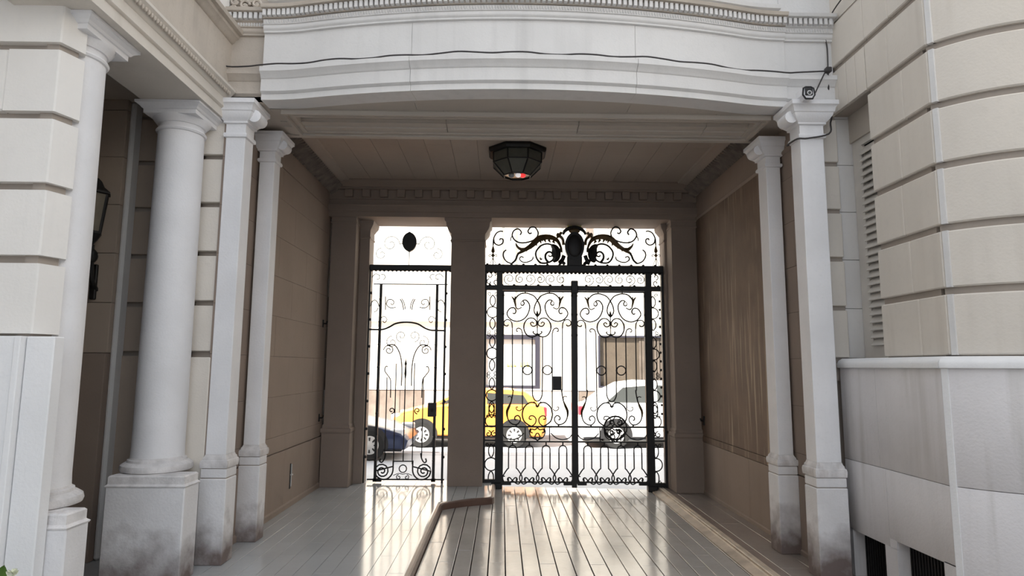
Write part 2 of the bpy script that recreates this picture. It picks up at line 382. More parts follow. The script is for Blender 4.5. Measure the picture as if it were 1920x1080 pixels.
# cornice with a leaf cove on either side
def cove(parent, X, sgn, y0, y1):
    path = [(X, y0), (X, y1)] if sgn > 0 else [(X, y1), (X, y0)]
    MB().mould(path, [(0.0, 4.00), (0.03, 4.005), (0.035, 4.02), (0.05, 4.025), (0.075, 4.04), (0.10, 4.065), (0.125, 4.085), (0.15, 4.10), (0.16, 4.10), (0.165, 4.12), (0.20, 4.125), (0.23, 4.135), (0.29, 4.14), (0.31, 4.165)], back=0.05).build('cove', CEIL, parent, smooth=True)
    lf = None; n = int((y1 - y0) / 0.066)
    for i in range(n):
        yc = y0 + (i + 0.5) * (y1 - y0) / n
        if lf is None:
            b = MB(); w = 0.026
            pr = [(0.02, 3.975, .5), (0.045, 3.99, .9), (0.085, 4.015, 1.05), (0.13, 4.045, .95), (0.165, 4.068, .6), (0.19, 4.085, .15)]
            vs_ = []
            for o, z, s_ in pr: vs_ += [(X + sgn * o, yc - w * s_, z + .006), (X + sgn * (o + .012), yc, z - .012), (X + sgn * o, yc + w * s_, z + .006)]
            fs = []
            for q in range(len(pr) - 1): fs += [(q * 3, q * 3 + 3, q * 3 + 4, q * 3 + 1), (q * 3 + 1, q * 3 + 4, q * 3 + 5, q * 3 + 2)]
            b.add(vs_, fs); lf = b.build('acanthus_leaf', LEAFDK, parent); yf = yc
        else: dup_part(lf, parent, (0, yc - yf, 0))
c1 = structure('trim_3'); cove(c1, XL, 1, 6.22, 8.62)
c2 = structure('trim_4'); cove(c2, XR, -1, 6.1, 8.62)

# ------------------------------------------------------------------ ceiling
ce = structure('ceiling')
MB().box(XL - .3, XR + .3, 6.15, 9.25, 4.20, 4.4).build('ceiling_core', GROOV, ce)
x = XL + 0.29; x_end = XR - 0.29
nb = 15; w = (x_end - x) / nb
for i in range(nb):
    ys = [6.18, 7.1 + 0.25 * (i % 2), 8.62]
    for a, b_ in zip(ys[:-1], ys[1:]):
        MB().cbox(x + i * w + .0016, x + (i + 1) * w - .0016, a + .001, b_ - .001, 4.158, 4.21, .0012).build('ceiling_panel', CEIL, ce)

# ------------------------------------------------------------------ rear screen: lintel, cornice, modillions
rw = structure('wall_rear')
MB().mould([(XL, 8.60), (XR, 8.60)], [(0.0, 3.655), (0.0, 3.72), (0.014, 3.725), (0.014, 3.80), (0.03, 3.815), (0.03, 3.825), (0.0, 3.83)], back=0.62).build('lintel', REAR, rw)
MB().box(XL, XR, 8.62, 9.22, 3.83, 4.4).build('rear_frieze', REAR, rw)
MB().mould([(XL, 8.62), (XR, 8.62)], [(0.0, 3.90), (0.02, 3.905), (0.02, 4.03), (0.07, 4.035), (0.07, 4.06), (0.09, 4.065), (0.11, 4.10), (0.15, 4.14), (0.15, 4.165)], back=0.02).build('rear_cornice', REAR, rw)
md = None
for i in range(20):
    xm = XL + 0.28 + i * (XR - XL - 0.56) / 19
    if md is None: md = MB().cbox(xm - .055, xm + .055, 8.535, 8.62, 3.925, 4.03, .006).build('modillion', REAR, rw); xm0 = xm
    else: dup_part(md, rw, (xm - xm0, 0, 0))
MB().box(-9, XL, 8.75, 9.2, -.1, 7).build('street_wall', CREAM, rw)
MB().box(XR, 9, 8.75, 9.2, -.1, 7).build('street_wall', CREAM, rw)
MB().box(XL, XR, 9.0, 9.2, 4.3, 7).build('street_wall', CREAM, rw)

def cap_profile(z0, z1, out):
    h = z1 - z0
    return [(0.0, z0), (0.014, z0 + .02 * h), (0.018, z0 + .08 * h), (0.014, z0 + .13 * h), (0.002, z0 + .14 * h), (0.002, z0 + .38 * h), (0.02, z0 + .40 * h), (0.02, z0 + .45 * h),
            (out * .42, z0 + .52 * h), (out * .62, z0 + .62 * h), (out * .66, z0 + .68 * h), (out * .74, z0 + .70 * h), (out * .80, z0 + .80 * h), (out * .9, z0 + .86 * h), (out, z0 + .88 * h), (out, z1)]
def base_profile(z0, z1, out):
    h = z1 - z0
    return [(out, z0), (out * 1.12, z0 + .2 * h), (out * 1.15, z0 + .38 * h), (out * 1.0, z0 + .55 * h), (out * .65, z0 + .6 * h), (out * .55, z0 + .75 * h), (out * .2, z0 + .85 * h), (0.0, z1)]
def volute(b, x, y0, y1, z, r, sgn):
    """scroll console end: a rolled bracket lying along y"""
    pts = []
    for i in range(15):
        a = math.radians(100 - 400 * i / 14); rr = r * (1 - 0.75 * i / 14); pts.append((x + sgn * (r * .9 + rr * math.cos(a) * 1.0), z + rr * math.sin(a)))
    b.lathe([(0.2 * r, y0), (r, y0 + .004), (r, y1 - .004), (.2 * r, y1)], 0, 0, 14)
    m = 4 * 14; base = len(b.v) - m
    for i in range(m):
        vx, vy, vz = b.v[base + i]; b.v[base + i] = (x + sgn * r * .55 + vx, vz, z + vy)
def pilaster(label, x0, x1, y0, y1, zf, zb0, zb1, zc0, zc1, sgn, proj=0.10, matl=WHITE2, pm=PLINTH, step=0.026):
    """square pilaster: plinth, base moulding, shaft and scrolled capital; sgn = side that looks into the passage"""
    t = thing('pilaster', label, 'pilaster', ((x0 + x1) / 2, (y0 + y1) / 2, zf), 'pilasters along the passage')
    a, b_, c, d = x0, x1, y0, y1
    ins = lambda q: rect(a + (q if sgn > 0 else 0) , b_ - (q if sgn < 0 else 0), c + q, d) if False else rect(a + q, b_ - q, c + q, d)
    MB().cbox(a, b_, c, d, zf, zb0 - 0.085, .006).build('plinth', pm, t)
    MB().box(a + .012, b_ - .012, c + .012, d, zb0 - .09, zb0 + .005).build('plinth_core', GROOV, t)
    MB().cbox(a + .004, b_ - .004, c + .004, d, zb0 - 0.078, zb0 - .006, .005).build('plinth_cap', pm, t)
    MB().mould(ins(step), base_profile(zb0, zb1, step * .95), closed=True).build('base_moulding', DIRTY, t, smooth=True)
    MB().cbox(a + step, b_ - step, c + step, d, zb1 - .002, zc0 + .01, .004).build('shaft', matl, t)
    cb_ = MB().mould(ins(step), cap_profile(zc0, zc1, proj), closed=True)
    cb_.build('capital', matl, t, smooth=True)
    v = MB(); xs = (b_ - step) if sgn > 0 else (a + step)
    hc = zc1 - zc0
    volute(v, xs + sgn * proj * .45, c + step - .02, d - .03, zc0 + hc * .60, hc * .17, sgn)
    v.build('volute', matl, t, smooth=True)
    return t
pilaster('white pilaster against left wall, front one, right beside the thick round column', -2.455, -2.235, 5.325, 5.53, 0.0, .76, .866, 3.57, 3.895, 1)
pilaster('slimmer white pilaster on the left wall, further into the passage behind the front one', -2.42, -2.222, 6.005, 6.19, 0.0, .76, .862, 3.575, 3.86, 1)
pilaster('white pilaster at right mouth of the passage with the security camera above', 2.535, 2.79, 5.18, 5.385, ZR, .73, .845, 3.57, 3.885, -1)
pilaster('slimmer grey pilaster on the right wall beside the stained brown render', 2.53, 2.72, 5.88, 6.10, ZR, .715, .81, 3.54, 3.82, -1)

# rear pilasters and the pier between the two gates
def rear_pil(label, xs, y, zf, zb, zc, pairs):
    t = thing('gate_pilaster', label, 'pilaster', (sum(xs) / 2, y + .1, zf), 'pilasters beside the gates')
    MB().cbox(xs[0], xs[1], y, 9.2, zf, zb - .10, .006).build('plinth', REAR, t)
    MB().mould(rect(xs[0] + .02, xs[1] - .02, y + .02, 9.2), [(.02, zb - .10), (.03, zb - .08), (.03, zb - .04), (.012, zb - .03), (.012, zb), (0, zb + .02)], closed=True).build('base_moulding', REAR, t)
    MB().cbox(xs[0] + .02, xs[1] - .02, y + .02, 9.2, zb, zc + .2, .004).build('shaft', REAR, t)
    MB().mould(rect(xs[0] + .02, xs[1] - .02, y + .02, 9.2), [(.002, zc), (.012, zc + .01), (.012, zc + .025), (0.003, zc + .03), (0.003, zc + .09), (.02, zc + .11), (.035, zc + .13), (.045, zc + .17), (.06, zc + .19), (.06, zc + .235)], closed=True).build('capital', REAR, t)
    for (a, b_, yy) in pairs:
        MB().cbox(a, b_, yy, 9.2, zf, 3.65, .004).build('reveal_shaft', REAR, t)
        MB().mould(rect(a, b_, yy, 9.2), [(.002, 3.40), (.012, 3.41), (.012, 3.425), (.003, 3.43), (.003, 3.52), (.03, 3.57), (.05, 3.60), (.06, 3.656)], closed=True).build('reveal_capital', REAR, t)
    return t
rear_pil('dark stone pilaster left of the narrow pedestrian gate', (-2.40, -2.02), 8.62, 0.0, .80, 3.56, [(-2.04, -1.90, 8.90)])
rear_pil('dark stone pilaster right of the wide driveway gate', (2.34, 2.73), 8.62, ZR, .76, 3.545, [(2.33, 2.40, 8.92)])
t = thing('gate_pier', 'square dark stone pier standing between the pedestrian gate and driveway gate', 'pier', (-.48, 8.95, 0))
MB().cbox(-.722, -.252, 8.73, 9.2, 0, 3.65, .005).build('shaft', REAR, t)
MB().mould(rect(-.722, -.252, 8.73, 9.2), [(.002, 3.34), (.012, 3.345), (.012, 3.36), (.003, 3.37), (.003, 3.45), (.014, 3.46), (.05, 3.51), (.065, 3.55), (.07, 3.60), (.09, 3.62), (.095, 3.656)], closed=True).build('capital', REAR, t, smooth=False)

# ------------------------------------------------------------------ front entablature (bowed) and soffit
def bay_y(x):
    u = min(1.0, abs((x - 0.19) / 2.32)); 
    s = u * u if u < 0.82 else None
    if s is None:
        v = (u - 0.82) / 0.18; s = 0.6724 + 1.64 * 0.18 * (v - v * v / 2) * 1.0
        s = s / (0.6724 + 1.64 * 0.09) 
    else: s = s / (0.6724 + 1.64 * 0.09)
    return 5.03 + 0.285 * s
NB = 64; X0b, X1b = -2.13, 2.51
bay = [(X0b + (X1b - X0b) * i / NB, bay_y(X0b + (X1b - X0b) * i / NB)) for i in range(NB + 1)]
full = [(-2.50, 5.35)] + [(-2.135, 5.35)] + bay + [(2.515, 5.35)] + [(2.93, 5.35)]
en = structure('trim_5')
ARCH = [(0.0, 3.905), (0.0, 3.955), (-0.004, 3.958), (0.018, 3.970), (0.024, 3.976), (0.022, 4.085), (0.028, 4.088), (0.034, 4.098), (0.048, 4.118), (0.062, 4.132), (0.066, 4.137), (0.07, 4.14), (0.07, 4.180), (0.06, 4.185), (0.01, 4.205)]
CORN = [(0.0, 4.515), (0.022, 4.52), (0.022, 4.535), (0.034, 4.545), (0.04, 4.56), (0.034, 4.583), (0.046, 4.586), (0.046, 4.63), (0.06, 4.635), (0.06, 4.70), (0.118, 4.704), (0.128, 4.73), (0.02, 4.745)]
def split_path(path, cuts):
    segs = [[path[0]]]
    for p, q in zip(path[:-1], path[1:]):
        for c in cuts:
            if p[0] < c <= q[0]:
                tt = (c - p[0]) / (q[0] - p[0]); m_ = (c, p[1] + (q[1] - p[1]) * tt)
                segs[-1].append((m_[0] - .0015, m_[1])); segs.append([(m_[0] + .0015, m_[1])])
        segs[-1].append(q)
    return [s for s in segs if len(s) > 1]
MB().mould([(x, y + .012) for x, y in bay], [(0, 3.91), (0, 4.74)], back=0.25).build('entablature_core', WHITE, en)
for s_ in split_path(bay, (-0.79, 1.12)):
    MB().mould(s_, ARCH, back=0.2).build('architrave_block', WHITE, en, smooth=True)
    MB().mould(s_, [(0.0, 4.205), (0.0, 4.515)], back=0.2).build('frieze_block', WHITE, en, smooth=True)
MB().mould(bay, CORN[:8], back=0.2).build('cornice', WHITE, en, smooth=True)
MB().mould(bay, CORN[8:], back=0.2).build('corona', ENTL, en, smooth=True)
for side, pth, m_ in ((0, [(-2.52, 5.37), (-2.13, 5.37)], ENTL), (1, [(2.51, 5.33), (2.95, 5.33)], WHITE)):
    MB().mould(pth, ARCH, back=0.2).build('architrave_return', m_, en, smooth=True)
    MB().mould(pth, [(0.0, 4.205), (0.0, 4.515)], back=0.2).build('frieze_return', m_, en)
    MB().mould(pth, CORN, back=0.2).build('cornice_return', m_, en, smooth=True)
# dentils, one by one, and the small egg strip below them
dn = MB().cbox(-.0145, .0145, -.038, .01, 0.0, .058, .002).build('dentil', WHITE, en)
def along(path, step, fn, start=0.5):
    acc = step * start
    for p, q in zip(path[:-1], path[1:]):
        l = math.hypot(q[0] - p[0], q[1] - p[1]); d = acc
        while d < l:
            tt = d / l; fn(p[0] + (q[0] - p[0]) * tt, p[1] + (q[1] - p[1]) * tt, math.atan2(q[1] - p[1], q[0] - p[0])); d += step
        acc = d - l
first = [True]
def put_dentil(x, y, a):
    ox, oy = math.sin(a) * .06, -math.cos(a) * .06
    if first[0]: dn.location = (x + ox, y + oy, 4.641); dn.rotation_euler = (0, 0, a); first[0] = False
    else:
        c = dn.copy(); COL.objects.link(c); c.parent = en; c.location = (x + ox, y + oy, 4.641); c.rotation_euler = (0, 0, a)
along(bay, 0.0455, put_dentil); along([(-2.50, 5.37), (-2.14, 5.37)], 0.0455, put_dentil); along([(2.52, 5.33), (2.93, 5.33)], 0.0455, put_dentil)
eg = MB()
def put_egg(x, y, a):
    ox, oy = math.sin(a) * .046, -math.cos(a) * .046
    eg.ball((x + ox, y + oy, 4.608), .010, .010, .018, 6, 4)
along(bay, 0.0235, put_egg); along([(-2.50, 5.37), (-2.14, 5.37)], 0.0235, put_egg); along([(2.52, 5.33), (2.93, 5.33)], 0.0235, put_egg)
e_ = eg.build('egg_strip', WHITE, en); e_['kind'] = 'stuff'
# upper wall over the passage
uw = structure('wall_front')
MB().mould([(x, y + .06) for x, y in bay], [(0, 4.72), (0, 5.6)], back=0.2).build('bow_wall', WHITE, uw, smooth=True)
MB().mould([(x, y + .05) for x, y in bay], [(0, 4.845), (0.03, 4.85), (0.035, 4.885), (0.0, 4.90)], back=0.1).build('string_mould', WHITE, uw, smooth=True)
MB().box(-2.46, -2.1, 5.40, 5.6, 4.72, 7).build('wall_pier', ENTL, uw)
MB().box(2.5, 3.1, 5.36, 5.6, 4.72, 7).build('wall_pier', WHITE, uw)
MB().box(-9, 9, 5.62, 5.9, 4.45, 7).build('upper_wall', CREAM, uw)  # upper part unseen, built up to cast shade below
MB().box(-9, 9, 5.6, 9.2, 6.9, 7).build('roof_slab', CREAM, uw)  # unseen top of the mass that blocks the sun
cv_ = MB()
for (px_, py_, rr) in ((428, 4, .05), (445, 8, .045), (462, 14, .04), (440, 22, .03), (472, 3, .05), (452, -2, .05), (484, 12, .035)):
    q = at_y(px_, py_, 5.36); cv_.ball((q.x, q.y, q.z), rr, .05, rr * .8, 8, 6)
    cv_.tube([Vector((q.x + rr * 1.2 * math.cos(a) * (1 - a / 9), 5.32, q.z + rr * 1.2 * math.sin(a) * (1 - a / 9))) for a in [i * .5 for i in range(14)]], .012)
cv_.build('carved_bracket', ENTL, uw, smooth=True)
# soffit behind the bow
so = structure('trim_6')
sp = [(x, y + .01) for x, y in bay]
for a, b_ in ((-2.13, -0.79), (-0.79, 1.12), (1.12, 2.51)):
    pl = [(a + .0015, bay_y(a) + .012)] + [p for p in sp if a < p[0] < b_] + [(b_ - .0015, bay_y(b_) + .012), (b_ - .0015, 5.50), (a + .0015, 5.50)]
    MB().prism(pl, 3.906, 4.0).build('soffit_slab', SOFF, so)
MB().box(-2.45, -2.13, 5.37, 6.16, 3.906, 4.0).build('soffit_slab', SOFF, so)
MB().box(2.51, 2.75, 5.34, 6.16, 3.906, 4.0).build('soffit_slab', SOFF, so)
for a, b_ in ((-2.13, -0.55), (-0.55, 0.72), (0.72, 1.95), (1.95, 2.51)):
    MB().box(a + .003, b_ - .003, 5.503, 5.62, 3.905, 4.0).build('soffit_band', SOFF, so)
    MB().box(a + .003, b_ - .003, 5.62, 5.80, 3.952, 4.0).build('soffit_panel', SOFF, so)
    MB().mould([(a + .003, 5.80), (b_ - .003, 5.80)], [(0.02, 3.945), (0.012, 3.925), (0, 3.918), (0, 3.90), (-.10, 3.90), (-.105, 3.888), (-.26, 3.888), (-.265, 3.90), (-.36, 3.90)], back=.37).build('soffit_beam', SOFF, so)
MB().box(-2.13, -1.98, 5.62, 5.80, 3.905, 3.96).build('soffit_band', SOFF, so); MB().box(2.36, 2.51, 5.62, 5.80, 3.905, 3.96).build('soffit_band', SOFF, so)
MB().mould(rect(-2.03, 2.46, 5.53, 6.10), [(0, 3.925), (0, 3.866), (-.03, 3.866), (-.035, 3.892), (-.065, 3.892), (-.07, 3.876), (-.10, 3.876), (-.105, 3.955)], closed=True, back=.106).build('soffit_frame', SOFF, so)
MB().box(XL - .2, XR + .2, 6.14, 6.2, 3.89, 4.45).build('beam_face', SOFF, so)
MB().box(-2.6, 2.95, 5.38, 6.14, 4.0, 4.05).build('soffit_core', GROOV, so)

# ------------------------------------------------------------------ left: loggia with two round columns
ZL = 3.735
def column(label, cx, cy, zf, ped):
    t = thing('round_column', label, 'column', (cx, cy, zf), 'round columns of the loggia')
    x0, x1, y0, y1 = ped
    MB().cbox(x0, x1, y0, y1, zf, .69, .008).build('pedestal', PLINTH, t)
    MB().mould(rect(x0 + .01, x1 - .01, y0 + .01, y1 - .01), [(.012, .685), (.016, .695), (.004, .705), (0, .71), (0, .760), (-.01, .770)], closed=True).build('pedestal_cap', DIRTY, t)
    MB().lathe([(.23, .765), (.256, .775), (.263, .795), (.256, .82), (.23, .838), (.214, .842), (.211, .86), (.198, .864), (.192, .878)], cx, cy, 48).build('torus_base', DIRTY, t, smooth=True)
    MB().lathe([(.193, .872), (.190, .94)] + [(.190 - .013 * (i / 16) ** 1.6, .94 + (3.535 - .94) * i / 16) for i in range(1, 17)], cx, cy, 48).build('shaft', WHITE2, t, smooth=True)
    MB().lathe([(.175, 3.52), (.188, 3.525), (.195, 3.538), (.188, 3.55), (.175, 3.553)], cx, cy, 48).build('astragal', WHITE2, t, smooth=True)
    MB().lathe([(.174, 3.55), (.174, 3.585), (.177, 3.59), (.186, 3.592), (.191, 3.60), (.212, 3.625), (.225, 3.645), (.225, 3.65)], cx, cy, 48).build('capital', WHITE2, t, smooth=True)
    MB().mould(rect(cx - .213, cx + .213, cy - .213, cy + .213), [(-.02, 3.64), (0, 3.642), (0, 3.675), (.010, 3.68), (.02, 3.695), (.043, 3.712), (.05, 3.715), (.05, ZL)], closed=True).build('abacus', WHITE2, t)
    return t
column('thick white round column on a grime-splashed square pedestal', -2.735, 5.20, 0.0, (-2.945, -2.355, 4.89, 5.12))
column('white round column half hidden behind the cream banded block', -2.775, 3.90, 0.0, (-2.95, -2.40, 3.665, 3.86))
le = structure('trim_7')
XA = -2.45
MB().mould([(XA, 3.3), (XA, 5.34)], [(0.0, ZL + .002), (0.0, ZL + .075), (0.012, ZL + .08), (0.02, ZL + .09), (0.02, ZL + .165), (0.03, ZL + .17), (0.045, ZL + .20), (0.07, ZL + .225), (0.085, ZL + .24), (0.085, ZL + .262), (0.0, ZL + .275)], back=0.50).build('architrave', BEIGE, le, smooth=True)
MB().mould([(XA + .012, 3.0), (XA + .012, 5.40)], [(0, ZL + .27), (0, 4.46)], back=.4).build('frieze', ENTL, le)
MB().mould([(XA + .012, 3.0), (XA + .012, 5.40)], [(0, 4.44), (.02, 4.45), (.03, 4.47), (.06, 4.49), (.065, 4.515), (.10, 4.52), (.11, 4.55), (.0, 4.57)], back=.4).build('cornice', ENTL, le, smooth=True)
ob = MB(); yy = 3.4
while yy < 5.3: ob.ball((XA + .06, yy, ZL + .21), .014, .016, .022, 6, 4); yy += .036
o_ = ob.build('leaf_strip', ENTL, le); o_['kind'] = 'stuff'
MB().box(-2.54, -2.46, 5.34, 5.45, 3.80, 4.56).build('corner_strip', ENTL, le)
MB().box(-6, -2.46, 3.0, 5.62, 4.55, 14).build('upper_wall', CREAM, le)  # carried up out of view to keep sun off the court
lg = structure('wall_loggia')
MB().box(-5, -2.93, 3.9, 5.8, 3.93, 4.1).build('loggia_ceiling', SOFF, lg)
MB().box(-5.2, -3.34, 5.42, 5.9, -.05, 4.0).build('wall_core', GROOV, lg)
for j, (a, b_) in enumerate(zip([0, BTOP] + GROOVES[1:6], [BTOP] + GROOVES[1:6] + [3.93])):
    if b_ - a > .05:
        MB().cbox(-5.2, -3.33, 5.40 - (.02 if j == 0 else 0), 5.46, a + .002, b_ - .002, .003).build('wall_block', LOGW if j else PASL, lg)
for a, b_ in zip([0, BTOP + .02] + [g + .02 for g in GROOVES[1:6]], [BTOP - .02] + [g - .02 for g in GROOVES[1:6]] + [4.0]):
    if b_ - a > .05: MB().cbox(-3.335, -2.47, 5.56 if a > 0 else 5.54, 5.7, a, b_, .004).build('wall_block', LOGW, lg)  # darker wall colour stands in for the shading beside the column
MB().box(-3.335, -2.46, 5.60, 5.9, 0, 4.0).build('wall_core', GROOV, lg)
for a, b_ in zip([0, BTOP + .022] + [g + .022 for g in GROOVES[1:6]], [BTOP - .03] + [g - .022 for g in GROOVES[1:6]] + [4.0]):
    if b_ - a > .05: MB().cbox(-2.64, -2.44, 5.37 if a > 0 else 5.35, 5.6, a, b_, .006).build('quoin', BEIGE, lg)
MB().box(-2.63, -2.475, 5.43, 5.6, 0, 4.2).build('wall_core', GROOV, lg)
MB().cbox(-3.338, -3.285, 5.44, 5.57, 0, 3.93, .02).build('corner_strip', WHITE, lg)  # white colour stands in for light caught on the reveal edge
MB().box(-5.2, -5.0, 3.5, 5.6, 0, 4.1).build('wall_end', LOGW, lg)

# ------------------------------------------------------------------ left wing: banded block and smooth base
lw = structure('wall_front_left')
LB = BTOP + .072
LG = [LB + .43 * k for k in range(9)]
MB().box(-5, -2.70, 3.65, 3.9, 0, 7).build('wall_core', GROOV, lw)
MB().prism([(-2.75, 3.63), (-2.678, 3.63), (-2.635, 3.74), (-2.75, 3.78)], 0, 5.5).build('wall_core', GROOV, lw)
MB().box(-5.0, -2.72, -12, 3.9, 4.9, 14).build('upper_wall', CREAM, lw)  # unseen; raised and run back so no sun enters the court
MB().box(-5.0, -3.3, -12, 3.7, 0, 14).build('side_wall', CREAM, lw)  # unseen court side, made tall to block the sun
for a, b_ in zip(LG[:8], LG[1:9]):
    z0, z1 = (a + (.024 if a > LB + .1 else .005), b_ - .024)
    cut = random.choice((-3.02, -2.95, -3.1))
    MB().cbox(-4.2, cut - .0015, 3.60, 3.87, z0, z1, .01).build('rustic_block', CREAM, lw)
    MB().prism([(cut + .0015, 3.87), (cut + .0015, 3.60), (-2.656, 3.60), (-2.648, 3.608), (-2.60, 3.75), (-2.63, 3.79)], z0, z1).build('rustic_block', CREAM, lw)
MB().cbox(-4.2, -2.70, 3.55, 3.85, 0, LB - .012, .005).build('base_slab', PALEB, lw)
MB().cbox(-2.695, -2.66, 3.535, 3.85, 0, LB - .012, .004).build('base_strip', PALEB, lw)
MB().cbox(-2.657, -2.50, 3.575, 3.66, 0, LB - .012, .006).build('base_slab', PALEB, lw)

# ------------------------------------------------------------------ right wing: banded tower wall on a stone base
rg = structure('wall_front_right')
TC, TR = (3.68, 4.65), 0.90
def tower_arc(r, a0=222.0, a1=330.0, n=22): return [(TC[0] + r * math.cos(math.radians(a0 + (a1 - a0) * i / n)), TC[1] + r * math.sin(math.radians(a0 + (a1 - a0) * i / n))) for i in range(n + 1)]
XW = 2.945
a_s = 219.5
# core
MB().box(XW + .03, 3.3, 4.2, 4.835, -.1, 7).build('wall_core', GROOV, rg)
MB().mould(tower_arc(TR - .03, 215, 330), [(0, -.1), (0, 7.0)], back=.3).build('tower_core', GROOV, rg)
MB().box(3.35, 6, 4.9, 5.9, -.1, 7).build('wall_core', GROOV, rg)
MB().box(4.3, 6, -6, 5.0, -.1, 7).build('side_wall', CREAM, rg)
MB().box(2.97, 3.6, 4.8, 5.6, 4.70, 7).build('upper_wall', BEIGE, rg)
for a, b_ in zip(GROOVES[:8], GROOVES[1:9]):
    z0, z1 = (a + (.024 if a > BTOP + .1 else .005), b_ - .024)
    k5 = a > GROOVES[5] - .05
    # flat part, strip, curved part
    cut = 4.47 + random.uniform(-.08, .08)
    for p, q in ((4.12, cut - .001), (cut + .001, 4.838)):
        MB().cbox(XW, XW + .2, p, q, z0, z1, .008).build('rustic_block', BEIGE, rg)
    MB().prism([(XW + .004, 4.112), (XW + .020, 4.082), (XW + .2, 4.15), (XW + .1, 4.2)], z0, z1).build('corner_strip', WHITE, rg)
    for p, q in ((218.3, 262), (262.3, 296), (296.3, 330)):
        MB().mould(tower_arc(TR, p, q, 14), [(-.01, z0), (0, z0 + .01), (0, z1 - .01), (-.01, z1)], back=.12).build('rustic_block', BEIGE, rg, smooth=True)
# lintel course over the window: upright voussoirs, then plain courses
vy = [4.842, 4.98, 5.12, 5.26, 5.37]
for p, q in zip(vy[:-1], vy[1:]):
    MB().cbox(XW, XW + .3, p + .003, q - .003, GROOVES[5] + .024, GROOVES[6] - .03, .003).build('voussoir', BEIGE, rg)
MB().cbox(XW, XW + .3, 4.842, 5.37, GROOVES[6] + .024, GROOVES[7] - .024, .006).build('rustic_block', BEIGE, rg)
MB().cbox(XW + .03, XW + .3, 4.84, 5.40, GROOVES[5] + .02, 4.9, .003).build('wall_core', GROOV, rg)
# narrow quoins between pilaster and window, reveal slabs behind
for a, b_ in zip(GROOVES[:6], GROOVES[1:7]):
    MB().cbox(2.80, 2.975, 5.37, 5.6, a + (.02 if a > BTOP + .1 else .005), b_ - .02, .006).build('quoin', BEIGE, rg)
    MB().cbox(2.975, 3.14, 5.40, 5.62, a + .002, b_ - .002, .003).build('reveal_slab', WHITE, rg)
MB().box(2.76, 2.97, 5.395, 5.65, 1.5, 7).build('wall_core', GROOV, rg)
# stone base
def base_seg(path, z0, z1, name='base_slab'): MB().mould(path, [(-.002, z0), (0, z0 + .003), (0, z1 - .003), (-.002, z1)], back=.10).build(name, BASEG, rg, smooth=True)
XB = XW - .07
zj = 0.86
# path runs toward the camera along the flat wall (outward = -x)
base_seg([(XB, 4.86), (XB, 4.12)], zj + .002, BTOP - .085); base_seg([(XB, 5.36), (XB, 4.863)], zj + .002, BTOP - .085)
base_seg([(XB, 4.80), (XB, 4.12)], .36, zj - .002); base_seg([(XB, 5.36), (XB, 4.803)], .30, zj - .002)
MB().box(XB, XB + .1, 5.30, 5.36, -.1, .31).build('base_slab', BASEG, rg); MB().box(XB, XB + .1, 4.72, 4.86, -.1, .302).build('base_slab', BASEG, rg); MB().box(XB, XB + .1, 4.72, 4.80, .3, .362).build('base_slab', BASEG, rg); MB().box(XB, XB + .1, 4.12, 4.22, -.1, .37).build('base_slab', BASEG, rg)
MB().prism([(XB, 4.118), (XB + .018, 4.084), (XB + .14, 4.13), (XB + .1, 4.2)], -.1, BTOP - .085).build('corner_strip', PALEB, rg)
for p, q, z0, z1 in ((215.6, 243, zj + .002, BTOP - .085), (243.2, 275, zj + .002, BTOP - .085), (275.2, 330, zj + .002, BTOP - .085), (215.6, 238, -.1, zj - .002), (238.2, 270, -.1, zj - .002), (270.2, 330, -.1, zj - .002)):
    base_seg(tower_arc(TR + .06, p, q, 12), z0, z1)
CAPP = [(0.0, BTOP - .085), (.018, BTOP - .08), (.02, BTOP - .05), (.012, BTOP - .035), (0.0, BTOP - .02), (-.03, BTOP - .004)]
MB().mould([(XB, 5.37), (XB, 4.118)], CAPP, back=.12).build('base_cap', PALEB, rg, smooth=True)
MB().mould([(XB, 4.118), (XB + .018, 4.084)] + tower_arc(TR + .06, 217.0, 330, 20), CAPP, back=.12).build('base_cap', PALEB, rg, smooth=True)
MB().box(XB + .1, 3.3, 4.15, 5.7, .0, BTOP - .02).build('base_core', GROOV, rg)
# basement openings with iron bars
def vent(n, y0, y1, ztop):
    w_ = structure('window_%d' % n)
    MB().box(XB + .004, XB + .02, y0, y0 + .012, -.06, ztop).build('window_frame', BASEG, w_)
    MB().box(XB + .0985, XB + .10, y0, y1, -.06, ztop).build('void_shade_sheet', DARK, w_)  # black sheet painted as the shade inside the opening
    q = y0 + .03
    b0 = None
    while q < y1 - .01:
        if b0 is None: b0 = MB().box(XB + .085, XB + .094, q, q + .009, -.06, ztop).build('bar', IRON, w_); q0 = q
        else: dup_part(b0, w_, (0, q - q0, 0))
        q += .032
vent(2, 4.86, 5.30, .305); vent(3, 4.22, 4.72, .365)
